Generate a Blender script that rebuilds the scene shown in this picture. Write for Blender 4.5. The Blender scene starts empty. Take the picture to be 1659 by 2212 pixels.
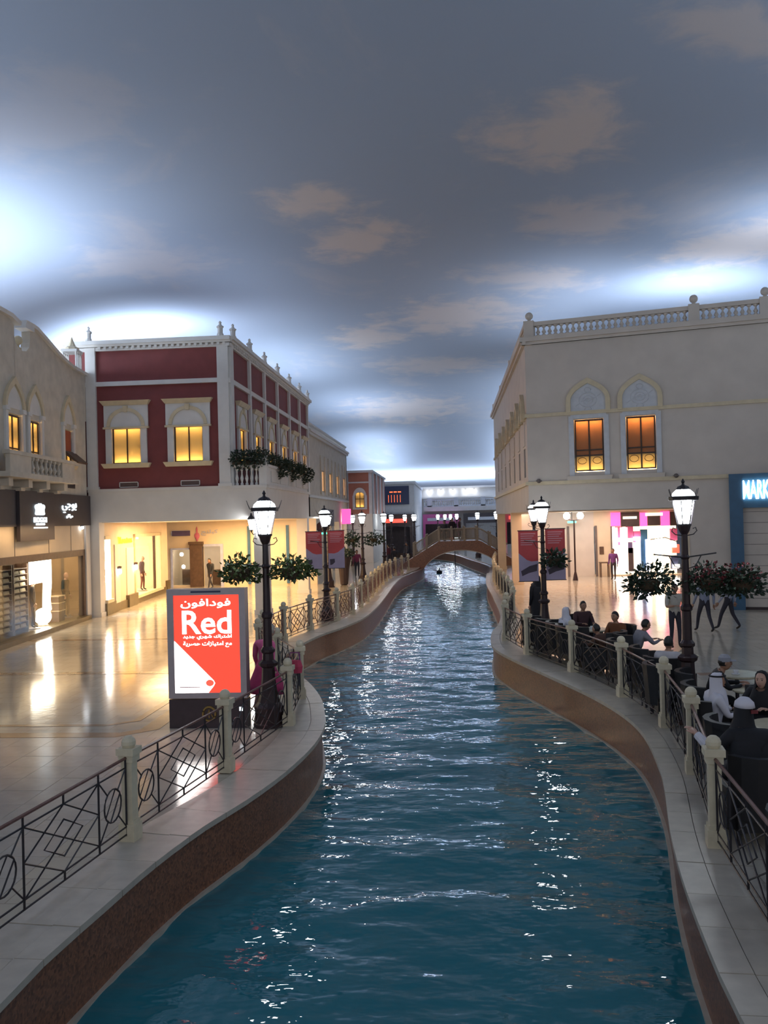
import bpy, bmesh, math, random
import numpy as np
from mathutils import Vector, Matrix
from mathutils import noise as mnoise
PI = math.pi
SC = bpy.context.scene
COL = SC.collection

# ------------------------------------------------------------------ camera
cd = bpy.data.cameras.new('camera'); cam = bpy.data.objects.new('camera', cd); COL.objects.link(cam)
cd.sensor_fit = 'VERTICAL'; cd.sensor_height = 36.0; cd.lens = 1900.0 / 2212.0 * 36.0
cd.clip_end = 400
R_ = (0.99675351, 0.07635387, -0.02554456); U_ = (0.02610091, -0.00629723, 0.99963948); F_ = (-0.07616549, 0.9970609, 0.00826969)
cam.matrix_world = Matrix(((R_[0], U_[0], -F_[0], 0.0), (R_[1], U_[1], -F_[1], 0.0), (R_[2], U_[2], -F_[2], 3.7), (0, 0, 0, 1)))
SC.camera = cam
# ------------------------------------------------------------------ world
w = bpy.data.worlds.new('hall_air'); SC.world = w; w.use_nodes = True
bg = w.node_tree.nodes['Background']; bg.inputs[0].default_value = (0.70, 0.67, 0.68, 1); bg.inputs[1].default_value = 0.36
# ------------------------------------------------------------------ large lights
def area(name, loc, target, sx, sy, power, color, spread=PI):
    l = bpy.data.lights.new(name, 'AREA'); l.shape = 'RECTANGLE'; l.size = sx; l.size_y = sy; l.energy = power; l.color = color; l.spread = spread
    o = bpy.data.objects.new(name, l); COL.objects.link(o); o.location = loc
    z = (Vector(loc) - Vector(target)).normalized(); y = (Vector((0, 1, 0)) - z * z.y).normalized(); x = y.cross(z)
    o.matrix_world = Matrix(((x.x, y.x, z.x, loc[0]), (x.y, y.y, z.y, loc[1]), (x.z, y.z, z.z, loc[2]), (0, 0, 0, 1)))
    return o
COOL = (0.70, 0.84, 1.0); WARM = (1.0, 0.66, 0.32); PEACH = (1.0, 0.62, 0.42)
# cove floodlights on the roofs washing the painted ceiling, with added fills marked below
area('cove_and_fill_light', (-19.0, 51.0, 11.2), (-20.0, 54.0, 16), 5.0, 2.0, 1500, COOL)      # hot floods on the red roof and beyond
area('cove_and_fill_light', (-20.0, 33.0, 9.6), (-18.6, 34.0, 16), 4.0, 10.0, 1800, COOL)
area('cove_and_fill_light', (13.2, 47.5, 11.2), (13.8, 50.0, 16), 4.0, 2.0, 800, COOL)
area('cove_and_fill_light', (15.2, 37.5, 11.3), (14.6, 37.5, 16), 2.0, 4.0, 330, COOL)
area('cove_and_fill_light', (-11.0, 46.0, 11.0), (-8.0, 46.0, 16), 1.0, 15.0, 220, COOL)         # long strips behind the parapets
area('cove_and_fill_light', (-13.5, 66.0, 9.6), (-12.0, 66.0, 16), 3.0, 15.0, 1000, COOL)
area('cove_and_fill_light', (7.0, 52.0, 11.0), (4.0, 52.0, 16), 1.5, 18.0, 380, COOL)
area('cove_and_fill_light', (-9.0, 84.0, 8.3), (-9.0, 84.5, 14), 2.0, 10.0, 700, COOL)
area('cove_and_fill_light', (-9.0, 106.0, 8.3), (-9.0, 106.5, 14), 5.0, 18.0, 900, COOL)
area('cove_and_fill_light', (9.0, 84.0, 8.6), (9.0, 84.5, 14), 3.0, 24.0, 1100, COOL)  # added fill for the far ceiling, unseen past the pale building
area('cove_and_fill_light', (10.0, 106.0, 8.6), (10.0, 106.5, 14), 5.0, 18.0, 1300, COOL)  # another added fill, hidden on the right, for the dim far ceiling
area('cove_and_fill_light', (1.0, 120.6, 8.3), (1.0, 121.0, 12), 30.0, 0.8, 7000, COOL)
area('cove_and_fill_light', (-19.0, 14.0, 8.5), (-14.0, 14.0, 16), 2.0, 16.0, 1000, COOL)         # added unseen fills beside and behind the camera, evening the ceiling light
area('cove_and_fill_light', (18.0, 14.0, 8.5), (13.0, 14.0, 16), 2.0, 16.0, 900, COOL)
area('cove_and_fill_light', (-2.0, -9.0, 8.0), (-2.0, 4.0, 16), 16.0, 6.0, 420, COOL)  # added fill behind the camera, lifting ceiling and foreground
# recessed warm lights in the arcade ceilings
area('arcade_light', (-12.4, 40.5, 3.78), (-12.4, 40.5, 0), 3.5, 5.0, 420, WARM)
area('arcade_light', (-11.5, 48.0, 3.78), (-11.5, 48.0, 0), 5.0, 3.0, 330, WARM)
area('arcade_light', (-8.6, 39.5, 3.78), (-8.6, 39.5, 0), 0.8, 8.0, 130, WARM)
area('arcade_light', (7.0, 45.0, 3.78), (7.0, 45.0, 0), 4.0, 8.0, 190, PEACH)
area('arcade_light', (4.2, 51.0, 3.78), (4.2, 51.0, 0), 0.8, 14.0, 110, PEACH)
area('arcade_light', (10.0, 51.0, 3.78), (10.0, 51.0, 0), 4.0, 2.5, 70, (1.0, 0.80, 0.70))
area('shop_light', (-15.6, 30.5, 2.75), (-15.4, 30.5, 0), 1.5, 7.0, 75, (1.0, 0.74, 0.45))
area('wall_washer', (-13.55, 28.6, 3.72), (-13.9, 28.6, 2.6), 0.2, 5.0, 22, WARM)
# ------------------------------------------------------------------ exposure
SC.view_settings.view_transform = 'Standard'; SC.view_settings.look = 'None'
SC.view_settings.exposure = 0.70; SC.view_settings.gamma = 1.0; SC.view_settings.use_curve_mapping = False
SC.cycles.max_bounces = 7; SC.cycles.diffuse_bounces = 3; SC.cycles.glossy_bounces = 4; SC.cycles.transparent_max_bounces = 8
SC.cycles.caustics_reflective = False; SC.cycles.caustics_refractive = False; SC.cycles.sample_clamp_indirect = 4.0

# ------------------------------------------------------------------ helpers
class MB:
    def __init__(s): s.v = []; s.f = []; s.m = []
    def add(s, vs, fs, mi=0):
        b = len(s.v); s.v += [tuple(p) for p in vs]; s.f += [tuple(i + b for i in f) for f in fs]; s.m += [mi] * len(fs); return s
    def hexa(s, p, mi=0):
        return s.add(p, [(0, 3, 2, 1), (4, 5, 6, 7), (0, 1, 5, 4), (1, 2, 6, 5), (2, 3, 7, 6), (3, 0, 4, 7)], mi)
    def box(s, x0, x1, y0, y1, z0, z1, mi=0):
        return s.hexa([(x0, y0, z0), (x1, y0, z0), (x1, y1, z0), (x0, y1, z0), (x0, y0, z1), (x1, y0, z1), (x1, y1, z1), (x0, y1, z1)], mi)
    def fbox(s, F, u0, u1, z0, z1, d0, d1, mi=0):
        return s.hexa([F(u0, d0, z0), F(u1, d0, z0), F(u1, d1, z0), F(u0, d1, z0), F(u0, d0, z1), F(u1, d0, z1), F(u1, d1, z1), F(u0, d1, z1)], mi)
    def taper(s, F, u0, u1, z0, z1, d0, d1, e, mi=0):      # box whose top is wider by e
        return s.hexa([F(u0, d0, z0), F(u1, d0, z0), F(u1, d1, z0), F(u0, d1, z0), F(u0 - e, d0, z1), F(u1 + e, d0, z1), F(u1 + e, d1 + e, z1), F(u0 - e, d1 + e, z1)], mi)
    def extr(s, A, B, mi=0):                               # loop A to loop B, capped
        n = len(A)
        return s.add(list(A) + list(B), [tuple(range(n - 1, -1, -1)), tuple(range(n, 2 * n))] + [(i, (i + 1) % n, n + (i + 1) % n, n + i) for i in range(n)], mi)
    def poly(s, F, pts, d0, d1, mi=0):
        return s.extr([F(u, d0, z) for u, z in pts], [F(u, d1, z) for u, z in pts], mi)
    def band(s, F, outer, inner, d0, d1, mi=0):            # ribbon between two open polylines (arches)
        for i in range(len(outer) - 1):
            q = [outer[i], outer[i + 1], inner[i + 1], inner[i]]
            s.hexa([F(u, d0, z) for u, z in q] + [F(u, d1, z) for u, z in q], mi)
        return s
    def lathe(s, prof, c=(0, 0, 0), n=12, mi=0, rot=0.0):
        vs = []; fs = []
        for r, z in prof:
            for k in range(n):
                a = 2 * PI * k / n + rot; vs.append((c[0] + r * math.cos(a), c[1] + r * math.sin(a), c[2] + z))
        m = len(prof)
        for i in range(m - 1):
            for k in range(n): fs.append((i * n + k, i * n + (k + 1) % n, (i + 1) * n + (k + 1) % n, (i + 1) * n + k))
        fs.append(tuple(range(n - 1, -1, -1))); fs.append(tuple((m - 1) * n + k for k in range(n)))
        return s.add(vs, fs, mi)
    def tube(s, pts, r, n=6, mi=0, r1=None, closed=False):
        P = [Vector(p) for p in pts]; m = len(P); vs = []; fs = []
        for i in range(m):
            a = P[(i - 1) % m] if closed else P[max(i - 1, 0)]; b = P[(i + 1) % m] if closed else P[min(i + 1, m - 1)]
            t = (b - a).normalized(); ref = Vector((0, 0, 1)) if abs(t.z) < 0.9 else Vector((1, 0, 0))
            e1 = t.cross(ref).normalized(); e2 = t.cross(e1)
            rr = r if r1 is None else r + (r1 - r) * i / max(m - 1, 1)
            for k in range(n):
                g = 2 * PI * (k + 0.5) / n; vs.append(P[i] + e1 * rr * math.cos(g) + e2 * rr * math.sin(g))
        for i in range(m if closed else m - 1):
            j = (i + 1) % m
            for k in range(n): fs.append((i * n + k, i * n + (k + 1) % n, j * n + (k + 1) % n, j * n + k))
        if not closed: fs.append(tuple(range(n - 1, -1, -1))); fs.append(tuple((m - 1) * n + k for k in range(n)))
        return s.add(vs, fs, mi)
    def loft(s, rings, n=18, mi=0):                        # rings: (center, rx, ry)
        vs = []; fs = []
        for c, rx, ry in rings:
            for k in range(n):
                a = 2 * PI * k / n; vs.append((c[0] + rx * math.cos(a), c[1] + ry * math.sin(a), c[2]))
        m = len(rings)
        for i in range(m - 1):
            for k in range(n): fs.append((i * n + k, i * n + (k + 1) % n, (i + 1) * n + (k + 1) % n, (i + 1) * n + k))
        fs.append(tuple(range(n - 1, -1, -1))); fs.append(tuple((m - 1) * n + k for k in range(n)))
        return s.add(vs, fs, mi)
    def ball(s, c, rx, ry=None, rz=None, n=12, m=8, mi=0):
        ry = ry or rx; rz = rz or rx
        vs = [(c[0], c[1], c[2] - rz)]; fs = []
        for i in range(1, m):
            t = PI * i / m
            for k in range(n):
                a = 2 * PI * k / n; vs.append((c[0] + rx * math.sin(t) * math.cos(a), c[1] + ry * math.sin(t) * math.sin(a), c[2] - rz * math.cos(t)))
        vs.append((c[0], c[1], c[2] + rz)); L = len(vs) - 1
        for k in range(n): fs.append((0, 1 + (k + 1) % n, 1 + k)); fs.append((L, L - n + k, L - n + (k + 1) % n))
        for i in range(m - 2):
            for k in range(n): fs.append((1 + i * n + k, 1 + i * n + (k + 1) % n, 1 + (i + 1) * n + (k + 1) % n, 1 + (i + 1) * n + k))
        return s.add(vs, fs, mi)
    def mesh(s, name, mats, smooth=False, recalc=True):
        me = bpy.data.meshes.new(name); me.from_pydata(s.v, [], s.f)
        for m in (mats if isinstance(mats, (list, tuple)) else [mats]): me.materials.append(m)
        me.polygons.foreach_set('material_index', s.m)
        if recalc:
            bm = bmesh.new(); bm.from_mesh(me); bmesh.ops.recalc_face_normals(bm, faces=bm.faces); bm.to_mesh(me); bm.free()
        if smooth: me.polygons.foreach_set('use_smooth', [True] * len(me.polygons))
        me.update(); return me
    def clusters(s):                                       # groups of faces whose pieces stand clear of each other
        n = len(s.v); par = list(range(n))
        def find(i):
            while par[i] != i: par[i] = par[par[i]]; i = par[i]
            return i
        for f in s.f:
            a = find(f[0])
            for i in f[1:]: par[find(i)] = a
        box = {}
        for f in s.f:
            b = box.setdefault(find(f[0]), [1e9] * 3 + [-1e9] * 3)
            for i in f:
                for k in range(3): b[k] = min(b[k], s.v[i][k]); b[3 + k] = max(b[3 + k], s.v[i][k])
        keys = list(box); cl = {k: k for k in keys}
        def top(k):
            while cl[k] != k: k = cl[k]
            return k
        for x in range(len(keys)):
            for y in range(x):
                p, q = box[keys[x]], box[keys[y]]
                if all(p[k] <= q[3 + k] + .004 and q[k] <= p[3 + k] + .004 for k in range(3)): cl[top(keys[x])] = top(keys[y])
        out = {}
        for f, m in zip(s.f, s.m): out.setdefault(top(find(f[0])), []).append((f, m))
        return list(out.values())
    def build(s, name, mats, parent=None, smooth=False, kind=None, label=None):
        if parent is not None and kind is None and 8 < len(s.v) < 3000:
            C = s.clusters()
            if len(C) > 1:
                objs = []
                for faces in C:
                    q = MB(); idx = {}
                    for f, m in faces:
                        for i in f:
                            if i not in idx: idx[i] = len(q.v); q.v.append(s.v[i])
                        q.f.append(tuple(idx[i] for i in f)); q.m.append(m)
                    objs.append(link(name, q.mesh(name, mats, smooth), parent, kind, label))
                return objs[0]
        return link(name, s.mesh(name, mats, smooth), parent, kind, label)
INV = {}
def link(name, me, parent=None, kind=None, label=None):
    o = bpy.data.objects.new(name, me); COL.objects.link(o)
    if parent is not None:
        o.parent = parent; KIDS.setdefault(parent.name, []).append(o)
        if parent.name in INV: o.matrix_parent_inverse = INV[parent.name]
    if kind: o['kind'] = kind
    if label: o['label'] = label
    return o
def tag(o, label, cat, group=None):
    o['label'] = label; o['category'] = cat
    if group: o['group'] = group
    return o
def thing(name, label, cat, loc=(0, 0, 0), group=None, rz=0.0):
    o = bpy.data.objects.new(name, None); COL.objects.link(o); o.location = loc; o.rotation_euler = (0, 0, rz)
    INV[o.name] = (Matrix.Translation(loc) @ Matrix.Rotation(rz, 4, 'Z')).inverted()
    o.empty_display_size = 0.2
    return tag(o, label, cat, group)
def copy_tree(o, parent=None):
    c = o.copy(); COL.objects.link(c)
    if parent is not None: c.parent = parent
    for ch in KIDS.get(o.name, ()): copy_tree(ch, c)
    return c
KIDS = {}
def place(proto, used, loc, rz, label, group=None):
    o = copy_tree(proto) if used else proto
    o.location = loc; o.rotation_euler = (0, 0, rz); o['label'] = label
    if group: o['group'] = group
    return o
class Frame:
    def __init__(s, o, u, n):
        s.o = Vector((o[0], o[1], 0)); s.u = Vector((u[0], u[1], 0)).normalized(); s.n = Vector((n[0], n[1], 0)).normalized()
    def __call__(s, u, d, z):
        p = s.o + s.u * u + s.n * d; return (p.x, p.y, z)
def wall_holes(mb, F, u0, u1, z0, z1, holes, d0, d1, mi=0):
    us = sorted({u0, u1, *[h[0] for h in holes], *[h[1] for h in holes]}); zs = sorted({z0, z1, *[h[2] for h in holes], *[h[3] for h in holes]})
    for i in range(len(us) - 1):
        for j in range(len(zs) - 1):
            cu = (us[i] + us[i + 1]) / 2; cz = (zs[j] + zs[j + 1]) / 2
            if any(h[0] < cu < h[1] and h[2] < cz < h[3] for h in holes): continue
            mb.fbox(F, us[i], us[i + 1], zs[j], zs[j + 1], d0, d1, mi)
    return mb
def arc(uc, zc, ru, rz, n=14, a0=PI, a1=0.0):
    return [(uc + ru * math.cos(a0 + (a1 - a0) * i / n), zc + rz * math.sin(a0 + (a1 - a0) * i / n)) for i in range(n + 1)]
def ogee(uc, zc, r, h, n=7):                               # pointed keel arch
    L = [(uc - r * math.cos(t), zc + h * (0.78 * math.sin(t) + 0.22 * (t / (PI / 2)) ** 4)) for t in [PI / 2 * i / n for i in range(n + 1)]]
    return L + [(2 * uc - u, z) for u, z in reversed(L[:-1])]

# ------------------------------------------------------------------ materials
def nodes(name):
    m = bpy.data.materials.new(name); m.use_nodes = True; nt = m.node_tree; return m, nt, nt.nodes['Principled BSDF']
def mat(name, col, rough=0.6, var=0.10, scale=6.0, metal=0.0, bump=0.0, spec=0.5, coords='Object'):
    m, nt, b = nodes(name); b.inputs['Roughness'].default_value = rough; b.inputs['Metallic'].default_value = metal
    b.inputs['Specular IOR Level'].default_value = spec
    tc = nt.nodes.new('ShaderNodeTexCoord'); nz = nt.nodes.new('ShaderNodeTexNoise'); nz.inputs['Scale'].default_value = scale; nz.inputs['Detail'].default_value = 5
    nt.links.new(tc.outputs[coords], nz.inputs['Vector'])
    cr = nt.nodes.new('ShaderNodeValToRGB'); e = cr.color_ramp.elements; e[0].position = 0.3; e[1].position = 0.7
    e[0].color = tuple(c * (1 - var) for c in col) + (1,); e[1].color = tuple(min(1, c * (1 + var)) for c in col) + (1,)
    nt.links.new(nz.outputs['Fac'], cr.inputs['Fac']); nt.links.new(cr.outputs['Color'], b.inputs['Base Color'])
    if bump:
        bp = nt.nodes.new('ShaderNodeBump'); bp.inputs['Strength'].default_value = bump; bp.inputs['Distance'].default_value = 0.02
        nt.links.new(nz.outputs['Fac'], bp.inputs['Height']); nt.links.new(bp.outputs['Normal'], b.inputs['Normal'])
    return m
def emat(name, col, strength, base=None):
    m, nt, b = nodes(name); b.inputs['Base Color'].default_value = (base or col) + (1,); b.inputs['Roughness'].default_value = 0.4
    b.inputs['Emission Color'].default_value = col + (1,); b.inputs['Emission Strength'].default_value = strength
    return m
M = dict(
    stone=mat('white_stucco', (0.70, 0.65, 0.60), 0.75, 0.05, 1.5, bump=0.05), cream=mat('cream_stucco', (0.62, 0.54, 0.44), 0.8, 0.10, 2.5, bump=0.15),
    rightwall=mat('pale_stucco', (0.62, 0.54, 0.47), 0.8, 0.06, 1.2, bump=0.05), red=mat('red_stucco', (0.215, 0.048, 0.045), 0.7, 0.08, 2.0, bump=0.05),
    trim=mat('trim_plaster', (0.72, 0.68, 0.64), 0.65, 0.04, 3.0), gold=mat('ochre_moulding', (0.66, 0.54, 0.36), 0.6, 0.08, 4.0),
    panel=mat('carved_plaster', (0.60, 0.60, 0.62), 0.7, 0.06, 5.0), orange=mat('orange_stucco', (0.42, 0.17, 0.12), 0.7, 0.08, 2.0),
    iron=mat('black_iron', (0.020, 0.016, 0.020), 0.45, 0.2, 20, spec=0.5), lampiron=mat('brown_black_iron', (0.030, 0.014, 0.016), 0.4, 0.2, 12),
    wood=mat('dark_frame_wood', (0.06, 0.03, 0.018), 0.5, 0.2, 10), brownwood=mat('brown_door_wood', (0.10, 0.055, 0.035), 0.5, 0.2, 6),
    shopwall=mat('tan_shop_wall', (0.26, 0.175, 0.10), 0.6, 0.1, 3), shoppeach=emat('shop_peach_panel', (1.0, 0.80, 0.66), 1.3), bridgerail=mat('shaded_cast_stone', (0.30, 0.235, 0.17), 0.6, 0.08, 9), post=mat('cream_cast_stone', (0.62, 0.55, 0.40), 0.6, 0.08, 9, bump=0.1), coping=mat('coping_marble', (0.50, 0.44, 0.36), 0.4, 0.10, 5),  # bridge rail stone browned: its unlit look is put into the colour
    beige=mat('arcade_plaster', (0.70, 0.56, 0.40), 0.7, 0.05, 1.5), ceil=mat('arcade_ceiling', (0.72, 0.62, 0.50), 0.8, 0.03, 2),
    sign=mat('dark_sign_board', (0.055, 0.042, 0.045), 0.55, 0.08, 3), teal=mat('blue_shopfront', (0.035, 0.11, 0.20), 0.45, 0.1, 3),
    plinth=mat('olive_plinth', (0.13, 0.10, 0.055), 0.35, 0.15, 4), dark=mat('dark_interior', (0.05, 0.03, 0.03), 0.7, 0.2, 3),
    black=mat('black_leather', (0.012, 0.011, 0.013), 0.55, 0.2, 14, bump=0.1), tabletop=mat('table_top_stone', (0.50, 0.44, 0.31), 0.35, 0.1, 9),
    leaf=mat('leaf_green', (0.055, 0.085, 0.020), 0.5, 0.45, 7), leafd=mat('dark_leaf_green', (0.020, 0.038, 0.020), 0.5, 0.4, 9),
    flower=mat('flower_red', (0.16, 0.02, 0.025), 0.6, 0.3, 9), soil=mat('basket_liner', (0.07, 0.045, 0.025), 0.9, 0.3, 20),
    boxgrey=mat('brushed_aluminium', (0.42, 0.38, 0.40), 0.35, 0.05, 10, metal=0.4), boxdark=mat('dark_box_base', (0.045, 0.028, 0.035), 0.4, 0.15, 6),
    brass=mat('dull_brass', (0.30, 0.20, 0.06), 0.45, 0.2, 14, metal=0.5), porcelain=mat('white_porcelain', (0.75, 0.75, 0.78), 0.2, 0.03, 5),
    skin=mat('skin', (0.36, 0.19, 0.12), 0.55, 0.06, 20), skinlight=mat('light_skin', (0.52, 0.31, 0.23), 0.55, 0.05, 20), hair=mat('black_hair', (0.012, 0.009, 0.008), 0.5, 0.3, 40),
    shoe=mat('shoe_leather', (0.02, 0.016, 0.014), 0.4, 0.2, 12), lips=mat('lips', (0.30, 0.10, 0.09), 0.5, 0.05, 10), eye=mat('eye', (0.03, 0.02, 0.02), 0.2, 0.1, 10),
    whitecloth=mat('white_cloth', (0.62, 0.60, 0.66), 0.8, 0.05, 8), blackcloth=mat('black_cloth', (0.010, 0.010, 0.014), 0.8, 0.2, 10),
    bulletin=mat('banner_red', (0.60, 0.07, 0.07), 0.6, 0.06, 3), bangrey=mat('banner_lilac_grey', (0.42, 0.34, 0.46), 0.6, 0.06, 3), banpale=mat('banner_pale_print', (0.66, 0.30, 0.32), 0.6, 0.05, 3),
    bandark=mat('banner_dark_print', (0.06, 0.04, 0.06), 0.6, 0.1, 3), skyblue=mat('blue_board', (0.03, 0.04, 0.10), 0.5, 0.1, 3),
    brown=mat('brown_disc', (0.12, 0.035, 0.03), 0.5, 0.1, 4), pinkwall=mat('pink_board', (0.55, 0.10, 0.28), 0.6, 0.05, 3), rail=mat('rail_pink_brown', (0.16, 0.075, 0.06), 0.4, 0.15, 20),
    shirtcloth=mat('folded_cotton', (0.62, 0.52, 0.36), 0.8, 0.12, 9), rope=mat('rope', (0.05, 0.04, 0.04), 0.8, 0.1, 30), vent=mat('vent_grey', (0.14, 0.11, 0.10), 0.5, 0.1, 5),
    lamp=emat('lamp_glass', (0.88, 0.95, 1.0), 40.0), lampdome=emat('lamp_dome_glass', (0.88, 0.95, 1.0), 2.2), tubewarm=emat('warm_tube', (1.0, 0.66, 0.24), 17.0),
    tubeamber=emat('amber_tube', (1.0, 0.50, 0.18), 26.0), signwhite=emat('sign_white', (0.80, 0.93, 1.0), 1.5), signblue=emat('sign_cyan_white', (0.75, 0.95, 1.0), 6.0),
    sigyellow=emat('sign_yellow', (1.0, 0.60, 0.02), 1.5), shopbright=emat('shop_light_panel', (1.0, 0.86, 0.62), 4.0), shopwhite=emat('shop_white_panel', (1.0, 0.90, 0.74), 6.0),
    shopcool=emat('shop_cool_panel', (0.72, 0.78, 1.0), 2.2), shoppink=emat('shop_pink_sign', (1.0, 0.10, 0.38), 0.9), shopdim=emat('shop_dim_glow', (1.0, 0.80, 0.58), 0.9),
    exitgreen=emat('exit_green', (0.1, 0.9, 0.55), 1.2), spot=emat('spot_lens', (0.85, 0.92, 1.0), 14.0), ledorange=emat('led_orange', (1.0, 0.16, 0.05), 0.9), ledred=emat('led_red', (1.0, 0.08, 0.05), 1.0),
    globe=emat('globe_light', (1.0, 0.93, 0.82), 9.0), boxred=emat('lightbox_red', (1.0, 0.055, 0.03), 0.95, (0.5, 0.03, 0.02)), boxwhite=emat('lightbox_white', (1.0, 0.93, 0.88), 3.4),
    b2win=emat('pale_lit_window', (1.0, 0.62, 0.34), 0.55), purple=mat('purple_sign', (0.10, 0.07, 0.16), 0.5, 0.1, 4), pinklogo=mat('pink_sign', (0.55, 0.14, 0.22), 0.5, 0.1, 4), paleblue=mat('pale_blue_sign', (0.45, 0.48, 0.66), 0.5, 0.1, 4))
def pane_mat(name, col):
    m = bpy.data.materials.new(name); m.use_nodes = True; nt = m.node_tree; nt.nodes.remove(nt.nodes['Principled BSDF']); out = nt.nodes['Material Output']
    t = nt.nodes.new('ShaderNodeBsdfTranslucent'); d = nt.nodes.new('ShaderNodeBsdfDiffuse'); mx = nt.nodes.new('ShaderNodeMixShader'); mx.inputs[0].default_value = 0.25
    t.inputs[0].default_value = col + (1,); d.inputs[0].default_value = tuple(c * 0.6 for c in col) + (1,)
    nt.links.new(t.outputs[0], mx.inputs[1]); nt.links.new(d.outputs[0], mx.inputs[2]); nt.links.new(mx.outputs[0], out.inputs[0]); return m
M['pane'] = pane_mat('frosted_pane', (0.95, 0.85, 0.62)); M['curtain'] = pane_mat('amber_curtain', (0.85, 0.62, 0.42))
def glass_mat():
    m = bpy.data.materials.new('shop_glass'); m.use_nodes = True; nt = m.node_tree; nt.nodes.remove(nt.nodes['Principled BSDF']); out = nt.nodes['Material Output']
    t = nt.nodes.new('ShaderNodeBsdfTransparent'); g = nt.nodes.new('ShaderNodeBsdfGlossy'); g.inputs['Roughness'].default_value = 0.02; fr = nt.nodes.new('ShaderNodeMath'); lw_ = nt.nodes.new('ShaderNodeLayerWeight'); mx = nt.nodes.new('ShaderNodeMixShader')
    t.inputs[0].default_value = (0.93, 0.94, 0.92, 1); fr.operation = 'MULTIPLY_ADD'; fr.inputs[1].default_value = 0.10; fr.inputs[2].default_value = 0.03; nt.links.new(lw_.outputs['Facing'], fr.inputs[0])
    nt.links.new(fr.outputs[0], mx.inputs[0]); nt.links.new(t.outputs[0], mx.inputs[1]); nt.links.new(g.outputs[0], mx.inputs[2]); nt.links.new(mx.outputs[0], out.inputs[0]); return m
M['glass'] = glass_mat()
def marble():
    m, nt, b = nodes('polished_marble'); L = nt.links.new
    tc = nt.nodes.new('ShaderNodeTexCoord'); br = nt.nodes.new('ShaderNodeTexBrick'); br.offset = 0.5
    br.inputs['Scale'].default_value = 1.0; br.inputs['Brick Width'].default_value = 0.6; br.inputs['Row Height'].default_value = 0.6; br.inputs['Mortar Size'].default_value = 0.006
    br.inputs['Color1'].default_value = (0.56, 0.50, 0.40, 1); br.inputs['Color2'].default_value = (0.50, 0.445, 0.36, 1); br.inputs['Mortar'].default_value = (0.34, 0.29, 0.23, 1)
    L(tc.outputs['Object'], br.inputs['Vector'])
    nz = nt.nodes.new('ShaderNodeTexNoise'); nz.inputs['Scale'].default_value = 1.6; nz.inputs['Detail'].default_value = 8; L(tc.outputs['Object'], nz.inputs['Vector'])
    mr = nt.nodes.new('ShaderNodeMapRange'); mr.inputs[3].default_value = 0.86; mr.inputs[4].default_value = 1.12; L(nz.outputs['Fac'], mr.inputs[0])
    mx = nt.nodes.new('ShaderNodeMix'); mx.data_type = 'RGBA'; mx.blend_type = 'MULTIPLY'; mx.inputs[0].default_value = 1.0
    L(br.outputs['Color'], mx.inputs[6]); L(mr.outputs[0], mx.inputs[7]); L(mx.outputs[2], b.inputs['Base Color'])
    mr2 = nt.nodes.new('ShaderNodeMapRange'); mr2.inputs[3].default_value = 0.07; mr2.inputs[4].default_value = 0.17; L(nz.outputs['Fac'], mr2.inputs[0]); L(mr2.outputs[0], b.inputs['Roughness'])
    nz2 = nt.nodes.new('ShaderNodeTexNoise'); nz2.inputs['Scale'].default_value = 7; L(tc.outputs['Object'], nz2.inputs['Vector'])
    bp = nt.nodes.new('ShaderNodeBump'); bp.inputs['Strength'].default_value = 0.06; bp.inputs['Distance'].default_value = 0.02; L(nz2.outputs['Fac'], bp.inputs['Height']); L(bp.outputs['Normal'], b.inputs['Normal'])
    return m
M['marble'] = marble()
M['tile'] = mat('promenade_tile', (0.46, 0.42, 0.37), 0.16, 0.10, 3.0); M['inlay'] = mat('brown_inlay_marble', (0.36, 0.22, 0.13), 0.14, 0.15, 4.0)
def mosaic():
    m, nt, b = nodes('brown_mosaic'); L = nt.links.new
    tc = nt.nodes.new('ShaderNodeTexCoord'); vo = nt.nodes.new('ShaderNodeTexVoronoi'); vo.inputs['Scale'].default_value = 38; vo.inputs['Randomness'].default_value = 0.35
    L(tc.outputs['Object'], vo.inputs['Vector'])
    cr = nt.nodes.new('ShaderNodeValToRGB'); e = cr.color_ramp.elements; e[0].color = (0.10, 0.042, 0.024, 1); e[1].color = (0.34, 0.14, 0.07, 1)
    L(vo.outputs['Color'], cr.inputs['Fac']); L(cr.outputs['Color'], b.inputs['Base Color']); b.inputs['Roughness'].default_value = 0.35
    bp = nt.nodes.new('ShaderNodeBump'); bp.inputs['Strength'].default_value = 0.3; bp.inputs['Distance'].default_value = 0.004; bp.invert = True; L(vo.outputs['Distance'], bp.inputs['Height']); L(bp.outputs['Normal'], b.inputs['Normal'])
    return m
M['mosaic'] = mosaic()
def water():
    m, nt, b = nodes('canal_water'); L = nt.links.new
    b.inputs['Base Color'].default_value = (0.026, 0.175, 0.220, 1); b.inputs['Roughness'].default_value = 0.03; b.inputs['IOR'].default_value = 1.33
    tc = nt.nodes.new('ShaderNodeTexCoord'); mp = nt.nodes.new('ShaderNodeMapping'); mp.inputs['Scale'].default_value = (2.0, 3.4, 1)
    L(tc.outputs['Object'], mp.inputs['Vector'])
    nz = nt.nodes.new('ShaderNodeTexNoise'); nz.inputs['Scale'].default_value = 2.0; nz.inputs['Detail'].default_value = 1.5; nz.inputs['Roughness'].default_value = 0.5; L(mp.outputs[0], nz.inputs['Vector'])
    bp = nt.nodes.new('ShaderNodeBump'); bp.inputs['Strength'].default_value = 1.0; bp.inputs['Distance'].default_value = 0.018; L(nz.outputs['Fac'], bp.inputs['Height']); L(bp.outputs['Normal'], b.inputs['Normal'])
    return m
M['water'] = water()
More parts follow.
